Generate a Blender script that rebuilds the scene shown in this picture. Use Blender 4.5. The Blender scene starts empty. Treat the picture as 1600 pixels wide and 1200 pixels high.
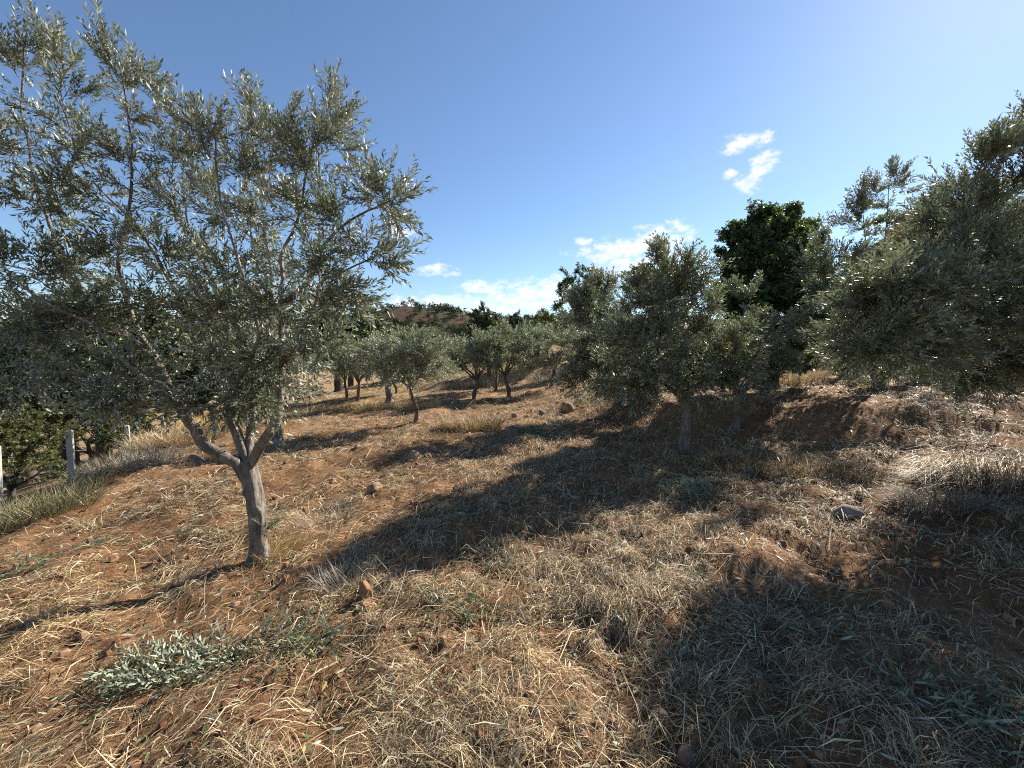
import bpy, math
import numpy as np
R = math.radians
scene = bpy.context.scene
COL = scene.collection

# ------------------------------------------------------------------ camera
cam_data = bpy.data.cameras.new('camera')
cam = bpy.data.objects.new('camera', cam_data); COL.objects.link(cam)
cam_data.sensor_width = 36.0
cam_data.lens = 36.0 * 625 / 1600
cam_data.clip_start = 0.05
cam_data.clip_end = 6000
cam.location = (0, 0, 1.6)
cam.rotation_euler = (R(90) - math.atan(55 / 625), 0, 0)
scene.camera = cam

# ------------------------------------------------------------------ exposure, sun, sky
vs = scene.view_settings
vs.view_transform = 'Standard'; vs.look = 'None'; vs.exposure = 1.27; vs.gamma = 1.0; vs.use_curve_mapping = False
scene.cycles.use_denoising = False; scene.cycles.filter_width = 1.1
scene.cycles.sample_clamp_indirect = 4.0; scene.cycles.sample_clamp_direct = 12.0
scene.cycles.max_bounces = 6; scene.cycles.diffuse_bounces = 3; scene.cycles.glossy_bounces = 2
scene.cycles.transmission_bounces = 3; scene.cycles.transparent_max_bounces = 4

SUN_AZ, SUN_EL = R(50), R(34.5)          # azimuth clockwise from +Y, elevation
sd = bpy.data.lights.new('sun', 'SUN'); sd.energy = 5.0; sd.angle = R(0.5); sd.color = (1.0, 0.94, 0.84)
sun = bpy.data.objects.new('sun', sd); COL.objects.link(sun)
sun.rotation_euler = (R(90) - SUN_EL, 0, -SUN_AZ + math.pi)
sun.location = (30, 28, 30)

CLOUDS = [(19.7, 13.94, 4.23, 1.83), (15.28, 12.68, 6.04, 1.75), (17.38, 10.95, 5.53, 2.4), (4.5, 8.01, 4.45, 1.89), (1.35, 6.89, 5.39, 1.92), (-3.16, 6.01, 5.42, 1.67), (-9.85, 5.93, 8.04, 1.47), (-4.05, 8.45, 2.88, 0.95), (-10.65, 10.6, 2.8, 0.75), (-15.21, 15.29, 1.84, 0.77), (29.1, 23.21, 2.35, 0.98), (31.06, 20.57, 1.52, 1.26), (29.77, 19.07, 1.44, 1.05), (27.56, 20.31, 0.96, 0.46), (9.9, 14.32, 1.21, 0.48), (-26.83, 4.82, 3.72, 1.74), (-32.24, 5.84, 1.98, 1.78)]

world = bpy.data.worlds.new('World'); scene.world = world; world.use_nodes = True
world.cycles.sampling_method = 'MANUAL'; world.cycles.sample_map_resolution = 512
nt = world.node_tree; nt.nodes.clear()
def wn(t, **k):
    n = nt.nodes.new(t)
    for a, v in k.items(): setattr(n, a, v)
    return n
def wmath(op, a, b=None, c=None):
    n = wn('ShaderNodeMath', operation=op)
    for i, v in enumerate((a, b, c)):
        if v is None: continue
        if isinstance(v, (int, float)): n.inputs[i].default_value = v
        else: nt.links.new(v, n.inputs[i])
    return n.outputs[0]
sky = wn('ShaderNodeTexSky', sky_type='NISHITA', sun_disc=False)
sky.sun_elevation = SUN_EL; sky.sun_rotation = SUN_AZ
sky.altitude = 400; sky.air_density = 1.0; sky.dust_density = 0.17; sky.ozone_density = 3.8
bg = wn('ShaderNodeBackground'); bg.inputs['Strength'].default_value = 0.071
nt.links.new(sky.outputs[0], bg.inputs['Color'])
tc = wn('ShaderNodeTexCoord'); sep = wn('ShaderNodeSeparateXYZ'); nt.links.new(tc.outputs['Generated'], sep.inputs[0])
az = wmath('MULTIPLY', wmath('ARCTAN2', sep.outputs[0], sep.outputs[1]), 180 / math.pi)
el = wmath('MULTIPLY', wmath('ARCSINE', sep.outputs[2]), 180 / math.pi)
comb = wn('ShaderNodeCombineXYZ'); nt.links.new(az, comb.inputs[0]); nt.links.new(wmath('MULTIPLY', el, 1.7), comb.inputs[1])
nz = wn('ShaderNodeTexNoise'); nz.inputs['Scale'].default_value = 0.42; nz.inputs['Detail'].default_value = 6; nz.inputs['Roughness'].default_value = 0.68
nt.links.new(comb.outputs[0], nz.inputs['Vector'])
nz2 = wn('ShaderNodeTexNoise'); nz2.inputs['Scale'].default_value = 0.10; nz2.inputs['Detail'].default_value = 2
nt.links.new(comb.outputs[0], nz2.inputs['Vector'])
m = None
azel = wn('ShaderNodeCombineXYZ'); nt.links.new(az, azel.inputs[0]); nt.links.new(el, azel.inputs[1])
for (ca, ce, wa, we) in CLOUDS:                       # single clouds, by compass direction and height
    k = wn('ShaderNodeVectorMath', operation='MULTIPLY_ADD'); nt.links.new(azel.outputs[0], k.inputs[0])
    k.inputs[1].default_value = (0.74 / wa, 0.74 / we, 0); k.inputs[2].default_value = (-0.74 * ca / wa, -0.74 * ce / we, 0)
    d = wn('ShaderNodeVectorMath', operation='DOT_PRODUCT'); nt.links.new(k.outputs[0], d.inputs[0]); nt.links.new(k.outputs[0], d.inputs[1])
    m = d.outputs['Value'] if m is None else wmath('MINIMUM', m, d.outputs['Value'])
m = wmath('SUBTRACT', 1.0, m)
band = wmath('SUBTRACT', wmath('MULTIPLY', nz2.outputs[0], 3.2), wmath('ADD', 1.55, wmath('MULTIPLY', wmath('ABSOLUTE', wmath('SUBTRACT', el, 3.0)), 0.5)))
band = wmath('MINIMUM', band, 0.6)                    # low clouds all round the horizon
m = wmath('MAXIMUM', wmath('MAXIMUM', m, band), -2.5)
dens = wmath('ADD', wmath('MULTIPLY', wmath('SUBTRACT', nz.outputs[0], 0.5), 4.6), m)
mr = wn('ShaderNodeMapRange', interpolation_type='SMOOTHSTEP'); nt.links.new(dens, mr.inputs['Value'])
mr.inputs['From Min'].default_value = 0.05; mr.inputs['From Max'].default_value = 1.45; mr.inputs['To Max'].default_value = 0.95
cb = wn('ShaderNodeBackground'); cb.inputs['Color'].default_value = (0.93, 0.95, 1.0, 1); cb.inputs['Strength'].default_value = 0.50
mix = wn('ShaderNodeMixShader'); out = wn('ShaderNodeOutputWorld')
nt.links.new(mr.outputs[0], mix.inputs[0]); nt.links.new(bg.outputs[0], mix.inputs[1]); nt.links.new(cb.outputs[0], mix.inputs[2])
nt.links.new(mix.outputs[0], out.inputs[0])

# ------------------------------------------------------------------ land form (metres)
def smooth(a, b, v):
    t = np.clip((np.asarray(v, float) - a) / (b - a), 0, 1)
    return t * t * (3 - 2 * t)

def _hash(ix, iy, seed):
    h = (ix * 374761393 + iy * 668265263 + seed * 1442695041) & 0xFFFFFFFF
    h = ((h ^ (h >> 13)) * 1274126177) & 0xFFFFFFFF
    return ((h ^ (h >> 16)) & 0xFFFF) / 65535.0

def noise(x, y, seed=0):
    x = np.asarray(x, float); y = np.asarray(y, float)
    ix = np.floor(x).astype(np.int64); iy = np.floor(y).astype(np.int64)
    fx = x - ix; fy = y - iy
    ux = fx * fx * (3 - 2 * fx); uy = fy * fy * (3 - 2 * fy)
    a = _hash(ix, iy, seed); b = _hash(ix + 1, iy, seed)
    c = _hash(ix, iy + 1, seed); d = _hash(ix + 1, iy + 1, seed)
    return (a + (b - a) * ux) * (1 - uy) + (c + (d - c) * ux) * uy

def fbm(x, y, scale, octaves=4, seed=0):
    s = 0.0; amp = 0.5; tot = 0.0
    for i in range(octaves):
        s = s + amp * noise(np.asarray(x) / scale + 17.3 * i, np.asarray(y) / scale - 9.1 * i, seed + i)
        tot += amp; amp *= 0.5; scale *= 0.5
    return s / tot

def edge_x(y):
    return np.interp(y, [-10, 0, 4, 6.2, 8.4, 12, 16, 25, 60], [-5.6, -5.1, -5.1, -6.0, -7.2, -9.6, -9.8, -10, -13])

def ground_large(x, y):
    x = np.asarray(x, float); y = np.asarray(y, float)
    r = np.hypot(x, y)
    xc = np.clip(x, -22, 18)
    z = (0.05 + 0.035 * smooth(8, 20, y)) * xc
    t = np.maximum(edge_x(y) + 0.35 * (noise(x * 0, y / 1.3, 5) - 0.5) - x, 0)
    t2 = np.maximum(t - 0.7, 0)
    z = z - 0.10 * smooth(0, 0.5, t) - 3.0 * (1 - np.exp(-t2 * 0.17)) - 5.0 * smooth(8, 60, t)
    s1 = y + 0.3 - np.interp(x, [0, 1, 3.5, 5.8, 9, 14], [10.6, 10.0, 7.9, 6.15, 4.7, 3.2]) + 0.9 * (fbm(x, y, 0.9, 3, 11) - 0.5)
    z = z + 0.32 * smooth(-0.9, 0.8, s1) * smooth(0.6, 3.2, x)
    s2 = y - np.interp(x, [3, 7, 9.5, 13, 20], [18.5, 13.0, 10.3, 8.0, 6.0]) + 0.8 * (noise(x / 1.1, y / 1.1, 12) - 0.5)
    z = z + 0.70 * smooth(-0.8, 1.4, s2) * smooth(4.5, 7.5, x)
    z = z + 0.05 * np.maximum(np.minimum(x, 18) - 5, 0)
    s3 = y - 18.2 - 0.12 * x + 0.9 * (noise(x / 1.4, y / 1.4, 13) - 0.5)
    z = z + 0.45 * smooth(-0.3, 0.7, s3) * smooth(-6, -2, x)
    z = z + 1.0 * smooth(24, 60, y) * smooth(-12, 0, x)
    z = z + 0.22 * (fbm(x, y, 3.2, 2, 21) - 0.5) * smooth(1.0, 6.0, r)
    far = smooth(60, 160, r)
    return z * (1 - far) - 4.0 * far

def ground(x, y):
    x = np.asarray(x, float); y = np.asarray(y, float)
    r = np.hypot(x, y)
    z = ground_large(x, y)
    near = 1 - smooth(9, 22, r)
    z = z + 0.20 * (fbm(x, y, 0.75, 3, 31) - 0.5)
    z = z + near * 0.105 * (fbm(x, y, 0.22, 3, 41) - 0.5)
    rid = 1 - np.abs(2 * noise(x / 0.13, y / 0.13, 51) - 1)
    z = z + near * 0.018 * rid * (noise(x / 0.9, y / 0.9, 52) > 0.35)
    # washed-out pits beside the path
    for px, py, pr, pd in ((0.42, 2.16, 0.085, 0.085), (0.55, 1.98, 0.10, 0.10), (0.60, 1.42, 0.10, 0.08), (1.25, 1.75, 0.12, 0.06), (1.62, 2.5, 0.14, 0.06), (2.2, 2.9, 0.16, 0.07)):
        dd = np.hypot(x - px, (y - py) * 0.8) + 0.10 * (fbm(x, y, 0.14, 2, 61) - 0.5)
        z = z - pd * (1 - smooth(pr * 0.25, pr * 1.3, dd))
    return z

# ------------------------------------------------------------------ crown and limb layouts, metres from each trunk foot
SPEC_T1 = {'base': [-2.1, 3.19],
 'limbs': [([[-0.008, 0.0, -0.056], [-0.003, 0.0, 0.133], [-0.009, 0.0, 0.407], [-0.033, 0.0, 0.624], [-0.058, 0.0, 0.827]], 0.072, 0.056),
           ([[-0.03, 0.0, 0.597], [-0.098, -0.03, 0.783], [-0.207, -0.05, 0.883], [-0.324, -0.1, 1.0], [-0.414, -0.1, 1.158], [-0.616, 0.0, 1.321],
             [-0.887, 0.15, 1.667], [-1.062, 0.2, 1.934], [-1.192, 0.25, 2.364], [-1.2, 0.25, 2.575], [-1.058, 0.2, 2.87], [-0.998, 0.2, 3.147],
             [-0.922, 0.15, 3.371], [-0.901, 0.1, 3.772], [-0.951, 0.1, 4.05]],
            0.046, 0.005),
           ([[-0.392, -0.1, 1.112], [-0.411, -0.2, 1.289], [-0.478, -0.25, 1.431], [-0.576, -0.38, 1.612], [-0.725, -0.45, 1.898],
             [-0.94, -0.55, 2.057], [-1.245, -0.6, 2.449]],
            0.022, 0.004),
           ([[-0.887, 0.15, 1.667], [-1.534, 0.35, 2.108], [-1.926, 0.45, 2.678], [-2.151, 0.5, 3.271], [-2.189, 0.5, 3.966], [-2.078, 0.5, 4.484]],
            0.028, 0.006),
           ([[-0.05, 0.0, 0.795], [-0.145, 0.05, 0.985], [-0.231, 0.1, 1.19], [-0.337, 0.15, 1.506], [-0.588, 0.2, 1.934], [-0.68, 0.2, 2.146],
             [-0.909, 0.25, 2.522], [-1.194, 0.3, 2.903], [-1.538, 0.35, 3.261], [-1.704, 0.35, 3.774]],
            0.036, 0.005),
           ([[-0.043, 0.0, 0.827], [-0.094, 0.1, 0.973], [-0.102, 0.15, 1.126], [-0.142, 0.3, 1.439], [-0.27, 0.4, 1.832], [-0.484, 0.45, 2.175],
             [-0.608, 0.45, 2.456], [-0.732, 0.45, 2.733], [-0.749, 0.4, 3.096], [-0.833, 0.4, 3.229], [-0.764, 0.4, 3.648]],
            0.032, 0.005),
           ([[-0.05, 0.0, 0.784], [0.116, -0.05, 0.972], [0.279, -0.1, 1.198], [0.31, -0.05, 1.47], [0.306, 0.0, 1.772], [0.301, 0.05, 2.128],
             [0.319, 0.05, 2.279], [0.301, 0.1, 2.489], [0.469, 0.1, 2.787], [0.54, 0.05, 3.037], [0.664, 0.0, 3.298], [0.776, 0.0, 3.665]],
            0.041, 0.005),
           ([[0.301, 0.05, 2.128], [0.497, 0.0, 2.27], [0.654, -0.1, 2.491], [0.78, -0.1, 2.631], [1.066, -0.15, 2.776], [1.317, -0.2, 2.871]], 0.022,
            0.005),
           ([[0.294, 0.0, 1.619], [0.533, -0.2, 1.864], [0.686, -0.25, 2.093], [0.738, -0.3, 2.221], [0.923, -0.3, 2.31], [1.124, -0.35, 2.387]],
            0.022, 0.005),
           ([[-0.151, 0.3, 1.383], [-0.133, 0.5, 1.775], [-0.1, 0.6, 2.427], [-0.187, 0.6, 3.002], [-0.287, 0.6, 3.312], [-0.194, 0.6, 3.918]], 0.024,
            0.005),
           ([[-0.227, 0.1, 1.163], [-0.034, -0.1, 1.474], [0.259, -0.3, 1.769], [0.296, -0.4, 2.075], [0.187, -0.4, 2.461], [0.121, -0.4, 2.775],
             [0.107, -0.4, 3.224]],
            0.024, 0.005)],
 'lobes': [([-1.993, 0.4, 4.144], [0.167, 0.243, 0.239], 5, 0.8), ([-1.596, 0.3, 4.028], [0.188, 0.251, 0.239], 5, 0.7),
           ([-2.023, 0.3, 3.479], [0.251, 0.276, 0.239], 5, 0.35), ([-1.461, 0.2, 3.478], [0.251, 0.268, 0.219], 5, 0.35),
           ([-0.902, 0.1, 3.758], [0.117, 0.222, 0.239], 5, 0.9), ([-0.67, 0.0, 3.651], [0.092, 0.181, 0.159], 2, 0.7),
           ([-1.758, 0.1, 2.945], [0.293, 0.293, 0.239], 6, 0.35), ([-1.395, 0.2, 3.082], [0.251, 0.276, 0.239], 6, 0.35),
           ([-0.999, 0.2, 3.132], [0.167, 0.243, 0.239], 4, 0.35), ([-0.734, 0.3, 3.428], [0.117, 0.222, 0.239], 5, 0.9),
           ([-0.004, -0.3, 3.139], [0.126, 0.226, 0.239], 4, 0.9), ([-0.193, 0.2, 3.281], [0.126, 0.218, 0.219], 3, 0.8),
           ([-0.127, 0.5, 3.685], [0.109, 0.211, 0.219], 5, 1.0), ([-0.013, 0.4, 3.213], [0.146, 0.218, 0.199], 4, 0.7),
           ([-0.711, 0.3, 3.017], [0.188, 0.235, 0.199], 5, 0.35), ([-0.201, 0.0, 2.861], [0.167, 0.227, 0.199], 4, 0.35),
           ([0.398, 0.1, 3.236], [0.146, 0.226, 0.219], 5, 0.8), ([0.707, 0.0, 3.514], [0.1, 0.216, 0.239], 5, 1.0),
           ([0.641, 0.0, 3.097], [0.167, 0.219, 0.179], 5, 0.6), ([0.791, 0.0, 3.167], [0.075, 0.166, 0.139], 2, 0.6),
           ([0.035, 0.3, 2.861], [0.188, 0.227, 0.179], 5, 0.35), ([0.506, 0.0, 2.813], [0.209, 0.235, 0.179], 5, 0.35),
           ([0.863, -0.1, 2.687], [0.188, 0.211, 0.139], 4, 0.4), ([1.186, -0.2, 2.813], [0.146, 0.194, 0.139], 5, 0.4),
           ([1.277, -0.2, 2.746], [0.084, 0.142, 0.072], 2, 0.2), ([-1.697, 0.0, 2.378], [0.293, 0.293, 0.239], 7, 0.35),
           ([-1.347, 0.1, 2.448], [0.293, 0.285, 0.219], 7, 0.35), ([-0.971, 0.2, 2.521], [0.23, 0.26, 0.219], 5, 0.35),
           ([-0.618, 0.2, 2.418], [0.209, 0.243, 0.199], 5, 0.35), ([-0.126, 0.1, 2.398], [0.209, 0.243, 0.199], 6, 0.35),
           ([0.15, 0.1, 2.348], [0.188, 0.227, 0.179], 5, 0.35), ([0.704, -0.2, 2.316], [0.209, 0.227, 0.159], 5, 0.35),
           ([1.069, -0.3, 2.341], [0.146, 0.186, 0.119], 4, 0.2), ([-1.379, -0.3, 1.951], [0.314, 0.285, 0.199], 7, 0.1),
           ([-1.073, -0.2, 1.959], [0.293, 0.285, 0.219], 8, 0.2), ([-0.826, 0.0, 2.023], [0.251, 0.268, 0.219], 6, 0.35),
           ([-0.564, 0.1, 2.031], [0.23, 0.252, 0.199], 5, 0.35), ([-0.054, 0.0, 2.023], [0.209, 0.243, 0.199], 6, 0.35),
           ([0.243, 0.0, 2.023], [0.209, 0.235, 0.179], 6, 0.35), ([0.785, -0.3, 2.042], [0.209, 0.227, 0.159], 6, 0.1),
           ([1.015, -0.3, 2.087], [0.105, 0.162, 0.1], 2, 0), ([-1.209, -0.4, 1.573], [0.251, 0.252, 0.179], 5, -0.2),
           ([-0.851, -0.4, 1.573], [0.272, 0.26, 0.179], 7, -0.2), ([-0.703, -0.2, 1.56], [0.188, 0.227, 0.179], 5, -0.1),
           ([-0.28, -0.1, 1.653], [0.23, 0.244, 0.179], 6, 0.35), ([0.063, -0.1, 1.603], [0.23, 0.244, 0.179], 7, 0.1),
           ([0.328, 0.0, 1.701], [0.209, 0.235, 0.179], 6, 0), ([0.701, -0.2, 1.68], [0.146, 0.21, 0.179], 4, -0.2),
           ([-0.188, -0.15, 1.361], [0.188, 0.2, 0.111], 4, -0.1), ([0.129, -0.15, 1.336], [0.209, 0.204, 0.1], 5, -0.1),
           ([0.26, 0.1, 1.435], [0.146, 0.186, 0.119], 3, -0.2), ([-0.65, -0.3, 1.356], [0.167, 0.179, 0.08], 2, -0.3),
           ([-1.61, -0.3, 1.52], [0.167, 0.211, 0.159], 2, -0.2)]}
SPEC_T10 = {'base': [2.46, 5.67],
 'lobes': [([-0.241, 0.0, 2.66], [0.29, 0.323, 0.318], 7, 0.8), ([0.166, 0.2, 2.52], [0.29, 0.323, 0.318], 6, 0.6),
           ([-0.583, 0.0, 2.223], [0.381, 0.414, 0.454], 9, 0.5), ([0.092, 0.0, 2.09], [0.454, 0.443, 0.454], 10, 0.35),
           ([-0.412, -0.3, 1.68], [0.562, 0.486, 0.454], 11, 0.35), ([-0.852, 0.1, 1.556], [0.408, 0.443, 0.499], 9, 0.35),
           ([0.29, -0.1, 1.554], [0.499, 0.461, 0.454], 10, 0.35), ([-0.222, -0.3, 1.167], [0.68, 0.468, 0.29], 11, 0),
           ([0.541, 0.0, 1.103], [0.408, 0.345, 0.254], 7, 0), ([-0.747, 0.1, 1.049], [0.408, 0.352, 0.272], 7, 0),
           ([-0.207, 0.4, 2.131], [0.499, 0.461, 0.454], 8, 0.35), ([0.759, 0.1, 1.51], [0.363, 0.388, 0.408], 6, 0.2)]}
SPEC_T10B = {'base': [3.9, 6.9],
 'lobes': [([0.078, 0.0, 2.107], [0.353, 0.398, 0.442], 7, 0.7), ([-0.059, 0.0, 1.565], [0.442, 0.455, 0.497], 7, 0.35),
           ([0.42, -0.1, 1.67], [0.386, 0.411, 0.442], 7, 0.4), ([0.576, -0.2, 1.561], [0.243, 0.31, 0.331], 4, 0.4),
           ([0.3, 0.0, 1.016], [0.497, 0.433, 0.386], 7, 0), ([-0.266, 0.2, 1.118], [0.386, 0.411, 0.442], 4, 0.35),
           ([0.614, -0.1, 1.13], [0.276, 0.301, 0.276], 3, 0)]}
SPEC_T9 = {'base': [2.4, 8.89],
 'lobes': [([-0.325, 0.2, 2.559], [0.455, 0.433, 0.427], 8, 0.6), ([-0.993, 0.0, 1.977], [0.427, 0.478, 0.569], 8, 0.35),
           ([-0.356, -0.3, 1.751], [0.711, 0.649, 0.711], 12, 0.35), ([0.476, 0.2, 2.064], [0.541, 0.581, 0.711], 9, 0.5),
           ([-0.858, -0.1, 1.206], [0.597, 0.575, 0.64], 11, 0.35), ([-0.092, -0.4, 0.938], [0.853, 0.677, 0.64], 13, 0.1),
           ([0.794, 0.2, 1.059], [0.541, 0.552, 0.64], 8, 0.35), ([-0.707, -0.1, 0.573], [0.597, 0.478, 0.398], 8, 0),
           ([0.254, -0.2, 0.441], [0.711, 0.49, 0.313], 8, 0), ([-0.384, 0.5, 1.499], [0.64, 0.621, 0.711], 7, 0.35)]}
SPEC_T13B = {'base': [5.78, 4.2],
 'lobes': [([-0.867, 0.0, 2.843], [0.336, 0.376, 0.403], 8, 0.7), ([-0.284, 0.3, 3.356], [0.269, 0.295, 0.269], 5, 0.8),
           ([-1.014, 0.2, 2.659], [0.269, 0.322, 0.336], 7, 0.6), ([-1.083, 0.3, 2.353], [0.269, 0.308, 0.302], 6, 0.5),
           ([-1.156, -0.2, 2.103], [0.403, 0.403, 0.403], 10, 0.35), ([-0.436, 0.0, 2.467], [0.47, 0.456, 0.47], 8, 0.35),
           ([0.085, 0.0, 2.467], [0.538, 0.51, 0.538], 8, 0.35), ([0.05, 0.0, 1.696], [0.605, 0.51, 0.47], 9, 0.35),
           ([-1.045, -0.4, 1.648], [0.47, 0.429, 0.403], 10, 0.1), ([-1.474, -0.3, 1.66], [0.403, 0.389, 0.37], 10, 0.1),
           ([-2.103, -0.5, 1.637], [0.336, 0.349, 0.336], 10, 0.2), ([-2.515, -0.6, 1.625], [0.302, 0.322, 0.302], 10, 0.2),
           ([-2.545, -0.6, 1.286], [0.269, 0.29, 0.255], 8, -0.1), ([-1.906, -0.4, 1.231], [0.302, 0.295, 0.235], 7, -0.1),
           ([-1.19, -0.2, 1.201], [0.336, 0.295, 0.202], 6, -0.2), ([-0.669, -0.2, 1.105], [0.403, 0.308, 0.168], 6, -0.3),
           ([-1.114, -0.1, 0.939], [0.269, 0.22, 0.081], 3, -0.4), ([0.257, 0.0, 1.1], [0.538, 0.403, 0.269], 5, -0.2)]}
SPEC_T13A = {'base': [7.28, 7.86],
 'lobes': [([-0.203, 0.0, 3.823], [0.352, 0.397, 0.44], 6, 1.0), ([-0.591, 0.0, 3.355], [0.44, 0.457, 0.503], 7, 0.8),
           ([-1.136, 0.0, 2.464], [0.528, 0.568, 0.692], 13, 0.35), ([-1.38, -0.1, 1.301], [0.402, 0.492, 0.629], 9, 0.35),
           ([-0.281, 0.0, 2.524], [0.692, 0.633, 0.692], 9, 0.35), ([0.74, 0.3, 2.716], [0.566, 0.608, 0.755], 9, 0.35),
           ([0.927, 0.3, 3.455], [0.314, 0.357, 0.377], 4, 0.7), ([-0.876, -0.2, 1.653], [0.692, 0.633, 0.692], 12, 0.35),
           ([0.169, 0.0, 1.554], [0.755, 0.684, 0.755], 8, 0.35), ([-0.56, -0.2, 0.689], [0.755, 0.573, 0.478], 8, 0),
           ([-1.222, 0.0, 1.92], [0.314, 0.432, 0.566], 5, 0.35), ([0.022, 0.0, 0.311], [0.377, 0.321, 0.226], 3, -0.2),
           ([1.227, 0.3, 1.585], [0.503, 0.633, 0.88], 5, 0.35)]}
SPEC_T11 = {'base': [6.1, 9.3],
 'lobes': [([-0.613, 0.0, 3.617], [0.565, 0.455, 0.372], 6, 0.4), ([0.238, 0.2, 3.748], [0.565, 0.437, 0.327], 6, 0.4),
           ([-0.226, 0.0, 3.659], [0.446, 0.401, 0.357], 5, 0.4), ([-0.946, 0.0, 3.054], [0.446, 0.497, 0.595], 6, 0.35),
           ([-0.469, -0.4, 2.893], [0.818, 0.675, 0.67], 9, 0.35), ([0.643, 0.2, 3.173], [0.417, 0.485, 0.595], 6, 0.35),
           ([-1.053, 0.0, 2.269], [0.417, 0.514, 0.67], 6, 0.35), ([-0.486, -0.5, 2.058], [0.893, 0.735, 0.744], 10, 0.35),
           ([0.663, 0.0, 2.197], [0.446, 0.556, 0.744], 6, 0.35), ([-0.875, 0.1, 1.256], [0.446, 0.526, 0.67], 5, 0),
           ([-0.303, -0.3, 1.098], [0.893, 0.705, 0.67], 9, 0), ([0.734, 0.0, 1.105], [0.446, 0.526, 0.67], 5, 0),
           ([0.126, 0.5, 2.645], [0.744, 0.735, 0.893], 6, 0.35)]}
SPEC_T2 = [-4.53, 7.58, 2.06, 2.69]
SPEC_T3 = [-2.18, 8.97, 2.15, 2.05]
SPEC_T4 = [-4.24, 13.7, 3.07, 2.52]
SPEC_T5 = [-1.29, 13.56, 2.65, 2.34]
SPEC_T6 = [-0.11, 13.68, 2.74, 2.56]
SPEC_T7 = [-0.63, 15.74, 2.27, 2.39]
SPEC_T8 = [1.43, 14.36, 2.53, 2.21]

# ------------------------------------------------------------------ helpers
def tag(o, label=None, cat=None, group=None, kind=None):
    if label: o['label'] = label
    if cat: o['category'] = cat
    if group: o['group'] = group
    if kind: o['kind'] = kind
    return o

def empty(name, loc):
    o = bpy.data.objects.new(name, None); o.empty_display_size = 0.1
    o.location = loc; COL.objects.link(o); return o

class MB:
    """collects vertices and faces; build() links them as one mesh object"""
    def __init__(s): s.v = []; s.f = []; s.n = 0; s.tone = []
    def add(s, v, faces, mat=0, tone=None):
        v = np.asarray(v, np.float32).reshape(-1, 3)
        for f in (faces if isinstance(faces, list) else [faces]):
            f = np.asarray(f, np.int32)
            if len(f): s.f.append((f + s.n, mat))
        s.v.append(v); s.n += len(v)
        s.tone.append(np.full(len(v), 0.5, np.float32) if tone is None else np.asarray(tone, np.float32))
    def build(s, name, mats, parent=None, origin=None, smooth_on=True):
        me = bpy.data.meshes.new(name)
        v = np.concatenate(s.v) if s.v else np.zeros((0, 3), np.float32)
        if origin is not None: v = v - np.asarray(origin, np.float32)
        me.vertices.add(len(v)); me.vertices.foreach_set('co', v.astype(np.float32).ravel())
        loops = np.concatenate([f.ravel() for f, _ in s.f])
        tot = np.concatenate([np.full(len(f), f.shape[1], np.int32) for f, _ in s.f])
        mi = np.concatenate([np.full(len(f), m_, np.int32) for f, m_ in s.f])
        me.loops.add(len(loops)); me.loops.foreach_set('vertex_index', loops.astype(np.int32))
        me.polygons.add(len(tot))
        me.polygons.foreach_set('loop_start', np.concatenate([[0], np.cumsum(tot)[:-1]]).astype(np.int32))
        me.polygons.foreach_set('material_index', mi)
        a = me.attributes.new('tone', 'FLOAT', 'POINT'); a.data.foreach_set('value', np.concatenate(s.tone))
        for m_ in (mats if isinstance(mats, (list, tuple)) else [mats]): me.materials.append(m_)
        me.update(calc_edges=True)
        me.polygons.foreach_set('use_smooth', np.full(len(tot), smooth_on, bool))
        o = bpy.data.objects.new(name, me); COL.objects.link(o)
        if parent is not None: o.parent = parent
        elif origin is not None: o.location = origin
        return o

def norm(v): return v / np.maximum(np.linalg.norm(v, axis=-1, keepdims=True), 1e-9)

def resample(pts, step):
    """Catmull-Rom through the points, then even steps"""
    p = np.asarray(pts, float); q = np.vstack([2 * p[0] - p[1], p, 2 * p[-1] - p[-2]])
    out_ = []
    for i in range(1, len(q) - 2):
        t = np.linspace(0, 1, 12, endpoint=False)[:, None]
        a, b, c, d = q[i - 1], q[i], q[i + 1], q[i + 2]
        out_.append(0.5 * (2 * b + (c - a) * t + (2 * a - 5 * b + 4 * c - d) * t ** 2 + (3 * b - a - 3 * c + d) * t ** 3))
    out_ = np.vstack(out_ + [p[-1:]])
    L = np.concatenate([[0], np.cumsum(np.linalg.norm(np.diff(out_, axis=0), axis=1))])
    n = max(3, int(L[-1] / step) + 1); s = np.linspace(0, L[-1], n)
    return np.stack([np.interp(s, L, out_[:, k]) for k in range(3)], 1)

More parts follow.
